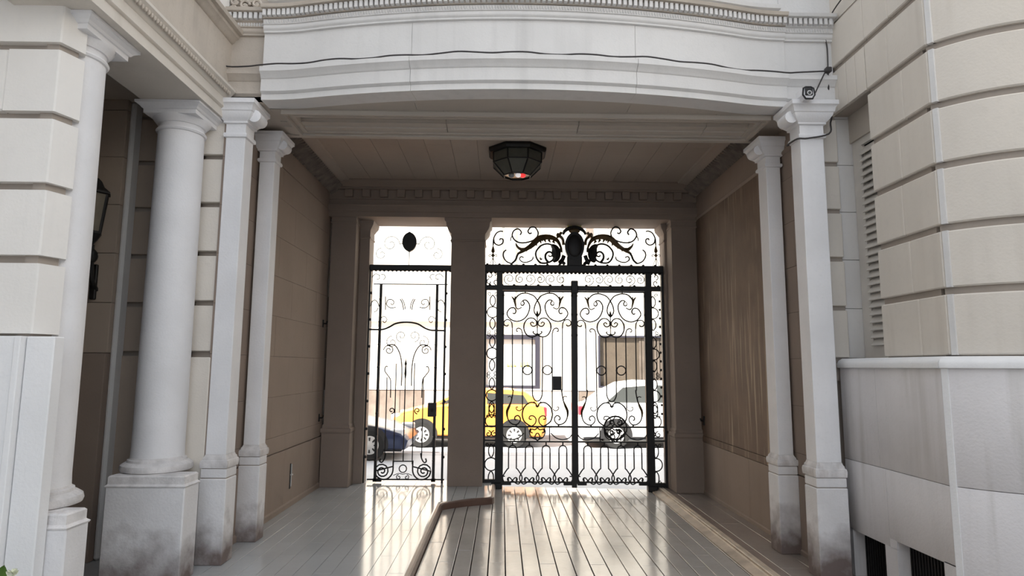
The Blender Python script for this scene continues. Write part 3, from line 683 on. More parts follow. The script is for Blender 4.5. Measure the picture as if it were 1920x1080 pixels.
# louvred shutter in the tall window
w1 = structure('window_1')
MB().box(3.12, 3.15, 5.26, 5.395, 1.69, 3.60).build('shutter_stile', LOUV, w1)
MB().box(3.12, 3.15, 4.85, 4.90, 1.69, 3.60).build('shutter_stile', LOUV, w1)
MB().box(3.12, 3.15, 4.90, 5.26, 3.54, 3.60).build('shutter_rail', LOUV, w1)
MB().box(3.12, 3.15, 4.90, 5.26, 1.69, 1.80).build('shutter_rail', LOUV, w1)
MB().box(3.17, 3.19, 4.84, 5.40, 1.69, 3.86).build('window_back', DARK, w1)  # black sheet for the unlit space behind the louvres
MB().box(3.10, 3.16, 4.84, 5.40, 3.60, 3.86).build('roller_box', SOFF, w1)
s0 = None
for i in range(27):
    z = 1.83 + i * 0.0635
    if s0 is None:
        s0 = MB().add([(3.095, 4.90, z - .034), (3.095, 5.26, z - .034), (3.15, 5.26, z + .046), (3.15, 4.90, z + .046), (3.102, 4.90, z - .040), (3.102, 5.26, z - .040), (3.157, 5.26, z + .040), (3.157, 4.90, z + .040)],
                      [(0, 1, 2, 3), (4, 7, 6, 5), (0, 4, 5, 1), (2, 6, 7, 3), (1, 5, 6, 2), (0, 3, 7, 4)]).build('slat', LOUV, w1)
    else: dup_part(s0, w1, (0, 0, i * 0.0635))

# ------------------------------------------------------------------ wrought iron gates (measured on the gate plane)
YG = 9.05
def G(p, Y=YG): return at_y(p[0], p[1], Y)
def conv(pts, ox, oy, s): return [(ox + x / s, oy + y / s) for x, y in pts]
def c3(pts): return conv(pts, 890, 400, 5.053)
def c4(pts): return conv(pts, 890, 520, 5.145)
def c6(pts): return conv(pts, 890, 710, 4.91)
def s1(pts): return conv(pts, 660, 390, 4.0)
def s2(pts): return conv(pts, 660, 640, 3.725)
def iron(pts, r, name, parent, m=IRON, n=5, sm=5, Y=YG, taper=None, mirror_x=None):
    P = [G(p, Y) for p in (pts if mirror_x is None else [(2 * mirror_x - p[0], p[1]) for p in pts])]
    return MB().tube(smooth(P, sm) if sm else P, r, n, taper).build(name, m, parent)
def bar_v(px, y0, y1, w, name, parent, Y=YG, m=IRON, d=None, px1=None):
    a = G((px, y0), Y); b_ = G((px if px1 is None else px1, y1), Y); d = w if d is None else d; x = (a.x + b_.x) / 2
    return MB().box(x - w / 2, x + w / 2, Y - d / 2, Y + d / 2, b_.z, a.z).build(name, m, parent)
def bar_h(x0, x1, ya, yb, name, parent, Y=YG, d=.04, m=IRON):
    a = G((x0, ya), Y); b_ = G((x1, yb), Y)
    return MB().box(a.x, b_.x, Y - d / 2, Y + d / 2, b_.z, a.z).build(name, m, parent)

# --- fixed frame of the driveway gate
gf = thing('driveway_gate_surround', 'black iron gate frame with scrollwork side strips and shield crest above driveway gate', 'gate frame', (1.02, YG, -.1))
for a, b_, w in ((909.5, 906.5, .045), (938, 932, .085), (1216, 1221, .085), (1243, 1248, .045)):
    pa, pb = G((a, 505)), G((b_, 917)); x = (pa.x + pb.x) / 2
    MB().box(x - w / 2, x + w / 2, YG - .04, YG + .04, zd(x) + .005, 2.98).build('post', IRON, gf)
    if w > .06: MB().cbox(x - w * .75, x + w * .75, YG - .06, YG + .06, zd(x), zd(x) + .085, .01).build('post_foot', IRON, gf)
for xa, xb in ((-.27, -.02), (2.06, 2.30)): MB().cbox(xa, xb, YG - .03, YG + .03, zd(xa) + .03, zd(xa) + .12, .005).build('sill_plate', IRON, gf)
bm = MB().cbox(-.262, 2.335, YG - .05, YG + .05, 2.955, 3.065, .012)
bm.build('beam', IRON, gf)
MB().box(-.24, 2.29, YG - .03, YG + .03, 2.695, 2.765).build('transom', IRON, gf)
MB().box(-.255, 2.33, YG - .02, YG + .02, .745, .765).build('side_rail', IRON, gf) if False else None
mid = G((1077, 540))
MB().cbox(mid.x - .05, mid.x + .05, YG - .045, YG + .045, 2.65, 2.84, .01).build('latch_post', IRON, gf)
# little drops and knops along beam and transom
kn = None
for i in range(44):
    x = -.22 + i * 2.5 / 43
    if kn is None: kn = MB().ball((x, YG - .01, 2.952), .022, .03, .020, 8, 5).build('beam_knop', IRON, gf); kx = x
    else: dup_part(kn, gf, (x - kx, 0, 0))
    if i % 3 == 0: dup_part(kn, gf, (x - kx, 0, 0.116)); dup_part(kn, gf, (x - kx + .04, 0, -.185))
def lens(cx, cz, hw, hh, parent, r=.0088, name='lens_scroll', Y=YG):
    b = MB()
    for s in (-1, 1): b.tube(smooth([Vector((cx, Y, cz - hh)), Vector((cx + s * hw * .8, Y, cz - hh * .5)), Vector((cx + s * hw, Y, cz)), Vector((cx + s * hw * .8, Y, cz + hh * .5)), Vector((cx, Y, cz + hh))], 4), r)
    return b.build(name, IRON, parent)
def ring(cx, cz, R, parent, r=.0088, name='ring', Y=YG, m=IRON):
    return MB().tube([(cx + R * math.cos(a), Y, cz + R * math.sin(a)) for a in [2 * PI * i / 24 for i in range(25)]], r).build(name, m, parent)
def spiral(cx, cz, r0, r1, a0, a1, parent, r=.0088, name='scroll', Y=YG, tail=None, m=IRON):
    P = [Vector((x, Y, z)) for x, z in arc(cx, cz, r0, r1, a0, a1, 22)]
    if tail: P = [Vector((x, Y, z)) for x, z in tail] + P
    return MB().tube(P, r, 5).build(name, m, parent)
# side strips: lenses, rings and small X scrolls stacked between the posts
for xs, xe, in ((-.235, -.04), (2.09, 2.265)):
    cx = (xs + xe) / 2; hw = (xe - xs) / 2 - .005
    for z in (2.45, 1.86, 1.27): 
        lens(cx, z + .09, .038, .085, gf); ring(cx, z - .075, .078, gf); lens(cx, z - .24, .038, .085, gf)
        for s in (-1, 1):
            spiral(cx + s * .055, z - .36, .03, .008, 90, 90 + s * 400, gf, .006); spiral(cx + s * .055, z + .19, .03, .008, -90, -90 - s * 400, gf, .006)
    lens(cx, .98, .038, .10, gf); ring(cx, .84, .085, gf)
    for z in (.765, .575): MB().box(xs - .03, xe + .03, YG - .02, YG + .02, z - .012, z + .012).build('side_rail', IRON, gf)
    for s in (-1, 1): spiral(cx + s * .04, .66, .045, .01, 90, 90 + s * 420, gf, .008)
    lens(cx, .43, .036, .10, gf); ring(cx, .245, .088, gf); lens(cx, .06, .036, .10, gf)
    for s in (-1, 1):
        spiral(cx + s * .06, .51, .028, .007, -90, -90 - s * 400, gf, .006); spiral(cx + s * .06, .0, .028, .007, 90, 90 + s * 400, gf, .006)
    # quatrefoil in the corner square
    for s in (-1, 1):
        for u in (-1, 1): spiral(cx + s * .05, 2.86 + u * .045, .045, .01, 180 + 90 * s, 180 + 90 * s + 300 * s * u, gf, .008)
    for k in range(14):
        for x in (xs - .022, xe + .005): MB().ball((x, YG - .02, .95 + k * .123), .016, .016, .02, 6, 4).build('collar', IRON, gf)
# running scrolls between beam and transom
for i in range(6):
    for s in (-1, 1):
        if i < 3: x = .08 + i * .30
        else: x = 1.30 + (i - 3) * .30
    cx = (.10 + i * .30) if i < 3 else (1.25 + (i - 3) * .30)
    sg = 1 if i % 2 else -1
    spiral(cx, 2.86, .085, .012, -90, -90 + sg * 560, gf, .0065); spiral(cx + .15, 2.86, .070, .012, 90, 90 - sg * 520, gf, .0065)
# crest: scrolls traced on the gate plane, mirrored about the shield
MXC = 1077.0
def crest(pts, r, name, m=IRON, taper=None, n=5):
    r = r * 1.45; q = c3(pts); iron(q, r, name, gf, m, n, 5, YG, taper)
    iron(q, r, name, gf, m, n, 5, YG, taper, mirror_x=MXC)
crest([(175, 300), (180, 240), (205, 190), (240, 170), (268, 172)], .008, 'crest_scroll')
crest([(180, 245), (192, 285), (230, 302), (264, 282), (268, 250), (245, 240), (238, 256)], .008, 'crest_scroll')
crest([(430, 205), (442, 178), (412, 148), (372, 165), (356, 212), (390, 262), (450, 280), (530, 266), (585, 232), (600, 182), (572, 135), (532, 134), (506, 168), (520, 192), (540, 184)], .0085, 'crest_scroll')
crest([(356, 212), (342, 240), (340, 262)], .006, 'crest_scroll')
crest([(420, 375), (404, 400), (385, 445), (350, 478)], .011, 'crest_scroll')
crest([(350, 478), (300, 455), (272, 410), (275, 370), (300, 345)], .008, 'crest_scroll')
crest([(640, 430), (628, 438), (620, 420)], .008, 'crest_scroll')
crest([(760, 312), (690, 290), (625, 310), (580, 370), (590, 430), (625, 468), (680, 470), (730, 450), (752, 415)], .010, 'crest_scroll')
crest([(700, 470), (672, 430), (672, 390), (700, 365), (730, 375), (735, 402), (708, 408), (700, 395)], .014, 'crest_scroll', taper=lambda t: 1 - .5 * t)
crest([(555, 410), (545, 440), (500, 462), (455, 462), (425, 435), (440, 410), (465, 420)], .007, 'crest_scroll')
crest([(405, 385), (450, 360), (520, 318), (560, 285), (600, 245), (660, 226), (730, 230), (785, 262), (815, 320), (820, 370)], .022, 'acanthus_stem', IRONB, taper=lambda t: .45 + 1.0 * math.sin(PI * min(1, t * 1.1)) if t < .9 else .6)
crest([(470, 345), (430, 338), (400, 310), (388, 285)], .020, 'acanthus_curl', IRONB, taper=lambda t: 1.1 - .8 * t)
crest([(730, 300), (760, 330), (775, 380), (770, 430), (745, 460)], .040, 'acanthus_leaf', IRON, taper=lambda t: .4 + .8 * math.sin(PI * t))
crest([(800, 230), (790, 205), (800, 195)], .030, 'acanthus_leaf', IRONB, taper=lambda t: 1.0 - .5 * t)
crest([(800, 470), (830, 440), (845, 400)], .022, 'acanthus_leaf', IRON)
crest([(855, 485), (830, 465), (800, 480)], .018, 'acanthus_leaf', IRON)
for (x, y, dx, dy) in ((500, 330, -8, 34), (540, 305, -6, 34), (580, 275, 8, 36), (620, 250, 10, 36), (660, 245, 14, 34), (700, 250, 18, 30), (640, 240, 4, 30), (460, 350, -4, 24), (740, 260, 20, 30)):
    crest([(x, y), (x + dx * .6, y + dy * .5), (x + dx, y + dy)], .017, 'acanthus_tip', IRONB, taper=lambda t: 1.0 - .8 * t)
# spear finials
for mx in (None, MXC):
    q = c3([(175, 285), (175, 400)])
    if mx: q = [(2 * mx - a, b_) for a, b_ in q]
    p0, p1 = G(q[0]), G(q[1]); cx = p0.x; h = p0.z - p1.z
    f = thing('x', None, None) if False else None
    MB().lathe([(.003, p0.z + .01), (.010, p0.z - .25 * h), (.026, p0.z - .55 * h), (.028, p0.z - .68 * h), (.010, p0.z - .80 * h), (.008, p0.z - .82 * h), (.020, p0.z - .92 * h), (.022, p0.z - 1.05 * h), (.007, p0.z - 1.15 * h), (.007, 3.05)], cx, YG, 10).build('spear_finial', IRONB, gf, smooth=True)
    for s in (-1, 1): spiral(cx + s * .045, p1.z - .005, .022, .006, 180 if s > 0 else 0, (180 if s > 0 else 0) - s * 380, gf, .006)
    for s in (-1, 1): MB().tube([(cx, YG, p1.z - .03), (cx + s * .05, YG, 3.06)], .005).build('finial_stay', IRON, gf)
# shield and crown
sh = G((1077, 462)); sc_ = 0.0074
pl = []
for i in range(28):
    a = 2 * PI * i / 28; r = 1.0
    x, z = math.sin(a) * .142, math.cos(a) * .205
    if z < -.12: x *= 1 + .25 * (-.12 - z) / .09
    pl.append((sh.x + x, sh.z + z))
MB().slab(pl, YG - .05, YG + .03).build('shield', IRON, gf)
MB().ball((sh.x, YG - .05, sh.z), .11, .03, .165, 18, 10).build('shield_boss', IRON, gf, smooth=True)
MB().cbox(sh.x - .11, sh.x + .11, YG - .04, YG + .03, 3.05, sh.z - .15, .01).build('shield_foot', IRON, gf)
MB().tube([Vector((sh.x + .16 * math.cos(a), YG, sh.z + .175 + .105 * math.sin(a))) for a in [PI * i / 16 for i in range(17)]], .030, 6, taper=lambda t: .55 + .6 * math.sin(PI * t)).build('crown', IRON, gf)
MB().ball((sh.x, YG, sh.z + .235), .085, .03, .05, 12, 8).build('crown_cap', IRONB, gf, smooth=True)
for i in range(5):
    x = sh.x + (i - 2) * .045
    MB().lathe([(.012, sh.z + .275), (.016, sh.z + .31), (.004, sh.z + .39 - .012 * abs(i - 2))], x, YG, 7).build('crown_spike', GILT, gf)
for s in (-1, 1): MB().tube(smooth([Vector((sh.x + s * .19, YG, sh.z + .21)), Vector((sh.x + s * .215, YG, sh.z + .16)), Vector((sh.x + s * .17, YG, sh.z + .1)), Vector((sh.x + s * .16, YG, sh.z + .02))], 4), .022, 6).build('mantling', IRONB, gf)

# --- the two gate leaves (built once, copied)
def gate_leaf(label):
    g = thing('gate_leaf', label, 'gate', (0.5, YG, -.1), 'driveway gate leaves')
    xL, xR, xc_ = G((942.5, 700)).x, G((1073.0, 700)).x, G((1007.6, 700)).x
    zt = 2.69; zb = zd(.5) + .075
    MB().box(xL - .014, xL + .014, YG - .02, YG + .02, zb, zt).build('stile', IRON, g)
    MB().box(xR - .012, xR + .056, YG - .03, YG + .025, zb - .05, zt).build('stile', IRON, g)
    MB().box(xL, xR, YG - .012, YG + .012, zt - .02, zt).build('top_rail', IRON, g)
    zr1, zr2 = G((1007, 800)).z, G((1007, 828)).z
    MB().box(xL, xR, YG - .015, YG + .015, zr1 - .012, zr1 + .012).build('lower_rail', IRON, g)
    MB().box(xL, xR, YG - .015, YG + .015, zr2 - .010, zr2 + .010).build('lower_rail', IRON, g)
    MB().box(xL, xR, YG - .015, YG + .015, zb + .012, zb + .032).build('bottom_rail', IRON, g)
    for a, b_ in ((xL, xL + .13), (xR - .13, xR)): MB().cbox(a, b_, YG - .02, YG + .02, zb - .02, zb + .025, .004).build('corner_plate', IRON, g)
    MX = 1007.6
    def T(pts, r=.0105, name='scroll', cv=c4, both=True, m=IRON, sm=5, taper=None):
        q = cv(pts); iron(q, r, name, g, m, 5, sm, YG, taper)
        if both: iron(q, r, name, g, m, 5, sm, YG, taper, mirror_x=MX)
    # right half drawn, left half mirrored (crop centre x = 605)
    T([(605, 222), (640, 180), (690, 158), (722, 153), (770, 162), (812, 200), (822, 240)], .0105)
    T([(722, 128), (722, 155)], .009, 'stub', sm=0)
    T([(765, 265), (745, 270), (732, 250), (745, 225), (715, 220), (685, 255), (680, 300), (700, 360), (740, 405), (800, 425), (855, 410), (890, 375), (897, 340), (870, 300), (830, 295), (812, 325), (825, 350), (845, 345)], .0105)
    T([(765, 265), (762, 240), (745, 225)], .007)
    T([(755, 290), (790, 305), (812, 290), (828, 240)], .0088)
    T([(812, 285), (822, 245), (830, 215), (855, 185)], .016, 'leaf_bud', m=IRONB, taper=lambda t: .4 + .8 * math.sin(PI * t))
    T([(828, 225), (820, 200), (822, 185)], .010, 'leaf_bud', m=IRONB)
    T([(605, 222), (628, 270), (637, 320), (625, 355), (606, 378)], .0105, 'flame_lens')
    T([(604, 320), (604, 370)], .020, 'flame_bud', both=False, sm=0, taper=lambda t: .3 + t)
    T([(604, 372), (604, 552)], .008, 'spike', both=False, sm=0)
    T([(604, 440), (640, 398), (690, 397), (728, 440), (735, 495), (715, 545), (680, 572), (640, 572), (606, 555)], .0105, 'heart_scroll')
    T([(604, 440), (625, 468), (655, 470), (672, 445), (655, 430), (640, 445)], .0088)
    T([(606, 552), (635, 545), (648, 528), (638, 520)], .010, 'curl')
    MB().ball(tuple(G(c4([(604, 440)])[0])), .022, .022, .022, 8, 6).build('collar', IRON, g)
    MB().ball(tuple(G(c4([(604, 552)])[0])), .024, .022, .022, 8, 6).build('collar', IRON, g)
    # long bars with hooked tops
    zt1 = 2.0
    def Tl(pts_top, xpx, ybot, r=.0088, mirror=True, nm='bar'):
        pts = pts_top + [(xpx, 500 + 520 / 1e9)] if False else pts_top
        q = c4(pts) + [(890 + xpx / 5.145, ybot)]
        P = smooth([G(p) for p in c4(pts)], 5) + [G((890 + xpx / 5.145, ybot))]
        MB().tube(P, r).build(nm, IRON, g)
        if mirror:
            mp = lambda p: (2 * MX - p[0], p[1])
            P = smooth([G(mp(p)) for p in c4(pts)], 5) + [G(mp((890 + xpx / 5.145, ybot)))]
            MB().tube(P, r).build(nm, IRON, g)
    Tl([(885, 455), (893, 468), (918, 465), (930, 440), (910, 412), (875, 412), (852, 440), (846, 500)], 846, 732)
    Tl([(790, 520), (805, 520), (806, 500), (785, 492), (760, 505), (749, 545)], 749, 766)
    # middle pair joins in a U above the lower heart
    xb = 655
    q = [G(p) for p in c4([(xb, 570), (xb, 900)])] + smooth([G(p) for p in c6([(622, 120), (620, 155), (602, 195), (578, 208)])], 4)
    MB().tube(q, .0092).build('bar', IRON, g)
    q2 = [Vector((2 * xc_ - p.x, p.y, p.z)) for p in q]; MB().tube(q2, .0092).build('bar', IRON, g)
    for s in (-1, 1):
        c = G(c4([(605 + s * 96, 895)])[0]); ring(c.x, c.z, .064, g)
        for u in (-1, 1): MB().ball((c.x + u * .07, YG, c.z), .012, .012, .022, 6, 4).build('collar', IRON, g)
    # lower body (crop centre x = 577)
    T([(578, 262), (600, 225), (650, 222), (700, 265), (716, 330), (700, 390), (660, 425), (632, 438)], .0105, 'heart_scroll', c6)
    T([(632, 438), (600, 415), (590, 375), (612, 345), (645, 345), (652, 370), (630, 375)], .0085, 'scroll', c6)
    T([(560, 245), (577, 262), (595, 245)], .007, 'curl', c6, both=False)
    T([(607, 210), (607, 225)], .010, 'stub', c6, sm=0)
    T([(800, 100), (806, 150), (820, 215), (848, 290), (853, 350), (835, 395), (800, 420), (765, 420), (740, 395), (735, 365), (755, 340), (782, 350), (785, 375), (770, 380)], .0095, 'scroll', c6)
    T([(815, 200), (835, 250), (856, 300), (858, 350)], .017, 'acanthus', c6, m=IRONB, taper=lambda t: .4 + .7 * math.sin(PI * t))
    T([(716, 278), (742, 295), (768, 285), (772, 262), (755, 262)], .007, 'curl', c6)
    T([(850, 168), (830, 162), (815, 175), (818, 195)], .007, 'curl', c6)
    T([(772, 425), (772, 445)], .012, 'stub', c6, sm=0)
    # garlands between the rails
    for s in (-1, 1):
        pass
    T([(690, 440), (690, 572)], .008, 'stub', c6, sm=0)
    T([(700, 500), (750, 545), (810, 560), (870, 545), (900, 505)], .008, 'garland', c6)
    T([(640, 455), (650, 490), (630, 540), (590, 560)], .008, 'garland', c6)
    T([(578, 450), (600, 470), (632, 465), (640, 490), (620, 500)], .0088, 'curl', c6)
    T([(578, 572), (600, 540), (590, 510), (578, 500)], .009, 'curl', c6)
    # bottle shaped loops at the foot
    ztop = G(c6([(0, 612)])[0]).z; zs = G(c6([(0, 825)])[0]).z; zc = G(c6([(0, 890)])[0]).z
    pit = (xR - xL - .05) / 4
    for i in range(4):
        cx = xL + .03 + pit * (i + .5); hw = .055; R = pit * .56
        for s in (-1, 1):
            P = [Vector((cx + s * hw * math.sin(a), YG, ztop - hw + hw * math.cos(a))) for a in [PI / 2 * k / 6 for k in range(7)]]
            P += smooth([Vector((cx + s * hw, YG, zs)), Vector((cx + s * (hw + .02), YG, zs - .015)), Vector((cx + s * R, YG, zc - .01)), Vector((cx + s * R * .95, YG, zc - .07)), Vector((cx + s * R * .6, YG, zc - .115)), Vector((cx + s * .01, YG, zc - .075)), Vector((cx - s * .035, YG, zc - .03)), Vector((cx - s * .062, YG, zc - .035)), Vector((cx - s * .066, YG, zc - .06)), Vector((cx - s * .045, YG, zc - .062))], 4)
            MB().tube(P, .0092).build('loop_bar', IRON, g)
        MB().tube([(cx, YG, zr2), (cx, YG, ztop)], .010).build('stub', IRON, g)
        for s in (-1, 1): MB().tube([(cx + s * pit * .25, YG, zb + .03), (cx + s * pit * .25, YG, zb + .075)], .011).build('stub', IRON, g)
    for s, x in ((-1, xL), (1, xR)): MB().tube([(x, YG, zc - .01), (x - s * .045, YG, zc - .01)], .008).build('stub', IRON, g)
    for k, z in enumerate((2.62, 2.35, 2.05)):
        for x in (xL, xR): MB().ball((x, YG - .02, z), .02, .02, .025, 6, 4).build('collar', IRON, g)
    return g
gl = gate_leaf('left leaf of the black iron driveway gate, with a black letter box')
def copy_tree(o, dx, label):
    c = o.copy(); COL.objects.link(c); c.location.x += dx; c['label'] = label
    for ch in o.children: dup_part(ch, c)
    return c
g2 = copy_tree(gl, G((1145.5, 650)).x - G((1007.6, 650)).x, 'right leaf of the black iron driveway gate, without any box on it')
a, b_ = G((1036, 705.5)), G((1052.5, 731.5))
MB().cbox(a.x, b_.x, YG - .05, YG + .03, b_.z, a.z, .004).build('letter_box', PLAST, gl)
# round medallion on the right leaf, low down
cm = G((1154, 803.5)); 
ring(cm.x, cm.z + .01, .160, g2, .013, 'medallion_ring')
for s in (-1, 1):
    spiral(cm.x + s * .055, cm.z + .08, .045, .010, 180 - 90 * s, 180 - 90 * s - s * 420, g2, .010, 'medallion_scroll')
    spiral(cm.x + s * .05, cm.z - .05, .04, .010, 0, s * 420, g2, .010, 'medallion_scroll')
    MB().tube([(cm.x + s * .15, YG, cm.z - .04), (cm.x, YG, cm.z - .19)], .010).build('medallion_stay', IRON, g2)

# --- pedestrian gate
YP = 8.98
pf = thing('pedestrian_gate_surround', 'slim black iron frame with heavy top bar and oval plaque of pedestrian gate', 'gate frame', (-1.3, YP, 0))
def V(px, y0, y1, w, name, parent, px1=None): return bar_v(px, y0, y1, w, name, parent, YP, px1=px1)
a, b_ = G((687, 496.5), YP), G((846, 508.5), YP)
MB().cbox(-1.90, -.722, YP - .045, YP + .045, b_.z, a.z, .01).build('beam', IRON, pf)
kn = None
for i in range(20):
    x = -1.87 + i * 1.12 / 19
    if kn is None: kn = MB().ball((x, YP - .02, b_.z), .02, .03, .018, 8, 5).build('beam_knop', IRON, pf); kx = x
    else: dup_part(kn, pf, (x - kx, 0, 0))
for pa, pb in ((694.7, 682), (836.5, 829.5)):
    p, q = G((pa, 505), YP), G((pb, 905), YP); x = (p.x + q.x) / 2
    MB().box(p.x - .014, p.x + .014, YP - .02, YP + .02, 0.0, a.z).build('post', IRON, pf)
o1 = G((768, 454), YP)
MB().slab([(o1.x + .103 * math.sin(2 * PI * i / 24), o1.z + .138 * math.cos(2 * PI * i / 24) + (.012 if i in (0, 12) else 0) * (1 if i == 0 else -1)) for i in range(24)], YP - .03, YP + .02).build('oval_plaque', IRON, pf)
for s in (-1, 1):
    spiral(o1.x + s * .27, o1.z - .03, .13, .02, 180 - 180 * (s < 0), 180 - 180 * (s < 0) - s * 500, pf, .005, 'crest_scroll', YP)
    spiral(o1.x + s * .40, o1.z - .18, .09, .02, 90, 90 - s * 420, pf, .005, 'crest_scroll', YP)
    MB().tube([(o1.x + s * .1, YP, o1.z - .02), (o1.x + s * .14, YP, o1.z - .03)], .006).build('crest_stay', IRON, pf)
MB().tube([(o1.x, YP, o1.z - .13), (o1.x, YP, a.z - .01)], .006).build('crest_stay', IRON, pf)
for px in (694.7, 836.5):
    x = G((px, 600), YP).x
    for k in range(7): MB().ball((x, YP - .015, .35 + k * .38), .018, .018, .022, 6, 4).build('collar', IRON, pf)
pg = thing('pedestrian_gate', 'narrow black iron pedestrian gate with arched rail and lock box', 'gate', (-1.3, YP, 0))
xl, xr = G((709.5, 700), YP).x, G((816.5, 700), YP).x
for x in (xl, xr):
    MB().box(x - .018, x + .018, YP - .02, YP + .02, .03, 2.76).build('stile', IRON, pg)
    for k in range(8): MB().ball((x, YP - .02, .3 + k * .32), .022, .022, .026, 6, 4).build('collar', IRON, pg)
def S(pts, r=.007, name='scroll', cv=s2, MX=None, m=IRON, sm=5, taper=None):
    q = cv(pts); iron(q, r, name, pg, m, 5, sm, YP, taper)
    if MX: iron(q, r, name, pg, m, 5, sm, YP, taper, mirror_x=MX)
xl0, xr0 = G((694.7, 700), YP).x, G((836.5, 700), YP).x
zt = G((765, 533), YP).z
MB().tube([(xl0, YP, zt), (xr0, YP, zt)], .008).build('top_rail', IRON, pg)
S([(120, 910), (205, 912), (240, 908), (280, 893), (330, 866), (410, 856), (490, 868), (545, 900), (590, 916), (625, 918), (705, 920)], .013, 'arched_rail', s1)
MXU = 660 + 418 / 4
S([(252, 662), (252, 765)], .008, 'short_bar', s1, MXU, sm=0)
S([(330, 745), (290, 750), (260, 725), (270, 690), (300, 688), (316, 708), (302, 726), (290, 715)], .007, 'scroll', s1, MXU)
S([(362, 682), (378, 715), (388, 765)], .008, 'scroll', s1, MXU); S([(374, 680), (392, 715), (400, 760)], .007, 'scroll', s1, MXU)
S([(140, 735), (150, 705), (172, 690), (195, 712), (203, 740)], .007, 'scroll', s1, MXU)
S([(165, 780), (185, 770), (198, 745)], .006, 'scroll', s1, MXU)
S([(212, 830), (240, 812), (262, 835), (245, 860), (228, 845)], .006, 'scroll', s1, MXU)
S([(150, 520), (175, 495), (205, 505), (205, 530), (185, 535)], .006, 'scroll', s1, MXU); S([(215, 500), (240, 500), (250, 520), (235, 540)], .006, 'scroll', s1, MXU)
MXL = 660 + 366 / 3.725
S([(205, 965), (215, 960)], .004, 'scroll', s2) if False else None
# upper spiral ornament of the lower panel
S([(540, 95), (520, 85), (512, 55), (535, 35), (558, 60), (550, 90), (520, 95)], .007, 'scroll', s2) if False else None
for s in (-1, 1):
    c = G((798.5, 657), YP); cx = c.x if s > 0 else 2 * (-1.335) - c.x
    spiral(cx, c.z, .012, .075, 200 if s > 0 else -20, (200 if s > 0 else -20) - s * 560, pg, .0075, 'scroll', YP)
    P = smooth([Vector((cx + s * .03, YP, c.z + .07)), Vector((cx - s * .08, YP, c.z + .07)), Vector((cx - s * .16, YP, c.z - .06)), Vector((cx - s * .19, YP, c.z - .25)), Vector((cx - s * .19, YP, c.z - .50))], 5)
    MB().tube(P, .0092).build('scroll', IRON, pg)
    c2_ = G((800, 692), YP); cx2 = c2_.x if s > 0 else 2 * (-1.335) - c2_.x
    P = smooth([Vector((cx2 - s * .01, YP, c2_.z + .03)), Vector((cx2 + s * .02, YP, c2_.z + .03)), Vector((cx2 + s * .03, YP, c2_.z - .03)), Vector((cx2 - s * .02, YP, c2_.z - .10)), Vector((cx2 - s * .055, YP, c2_.z - .17)), Vector((cx2 - s * .06, YP, c2_.z - .4))], 5)
    MB().tube(P, .008).build('scroll', IRON, pg)
    spiral(-1.335 + s * .09, 2.02, .085, .012, -90, -90 + s * 480, pg, .0055, 'scroll', YP); spiral(-1.335 + s * .22, 1.93, .09, .012, 90, 90 - s * 480, pg, .0055, 'scroll', YP)
for px, yt in ((245, 250), (308, 155), (437, 150), (500, 250)):
    q = s2([(px, yt), (px - 9 + 0 * yt, 590)]); x = (G(q[0], YP).x + G(q[1], YP).x) / 2
    MB().tube([(x, YP, G(q[0], YP).z), (x, YP, .33 if px in (245, 500) else .25)], .008).build('bar', IRON, pg)
q = G(s2([(372, 100)])[0], YP); x = G(s2([(366, 500)])[0], YP).x
MB().lathe([(.002, q.z), (.007, q.z - .07), (.016, q.z - .10), (.02, q.z - .115), (.010, q.z - .14), (.014, q.z - .20), (.018, q.z - .25), (.008, q.z - .32), (.0085, .29)], x, YP, 8).build('spear_bar', IRON, pg, smooth=True)
for s in (-1, 1):
    cx = x + s * .275
    spiral(cx + s * .01, .155, .105, .018, 180 if s < 0 else 0, (180 if s < 0 else 0) + s * -560 if False else (0 if s < 0 else 180) + s * 500, pg, .0105, 'foot_scroll', YP, tail=[(x + s * .13, .30), (x + s * .135, .22)] if True else None)
    MB().tube(smooth([Vector((x + s * .135, YP, .30)), Vector((x + s * .14, YP, .14)), Vector((x + s * .20, YP, .06)), Vector((x + s * .28, YP, .045)), Vector((x + s * .36, YP, .09)), Vector((x + s * .385, YP, .16))], 5), .011).build('foot_scroll', IRON, pg)
    MB().tube(smooth([Vector((x + s * .24, YP, .40)), Vector((x + s * .255, YP, .33)), Vector((x + s * .29, YP, .275)), Vector((x + s * .32, YP, .29)), Vector((x + s * .31, YP, .33))], 5), .010).build('curl', IRON, pg)
    spiral(x + s * .055, .075, .035, .008, 90, 90 - s * 420, pg, .0065, 'curl', YP)
    MB().tube(smooth([Vector((x, YP, .115)), Vector((x + s * .06, YP, .125)), Vector((x + s * .13, YP, .10))], 4), .005).build('curl', IRON, pg)
ring(x, .19, .05, pg, .008, 'ring', YP)
MB().tube([(x - .13, YP, .29), (x + .13, YP, .29)], .009).build('cross_tie', IRON, pg)
MB().tube([(xl0, YP, .045), (xr0, YP, .045)], .011).build('bottom_rail', IRON, pg)
for u in (xl, xr): MB().cbox(u - .03, u + .09 if u == xl else u + .03, YP - .02, YP + .02, .015, .06, .005).build('corner_plate', IRON, pg)
for s in (-1, 1): spiral(x + s * .18, .98, .045, .01, -90, -90 - s * 420, pg, .008, 'curl', YP)
a, b_ = G((803, 755), YP), G((818, 781), YP)
MB().cbox(a.x, b_.x, YP - .06, YP + .04, b_.z, a.z, .006).build('lock_box', PLAST, pg)
MB().lathe([(.014, b_.z + .07), (.014, b_.z + .11)], (a.x + b_.x) / 2, YP - .06, 10).build('knob', IRON, pg)

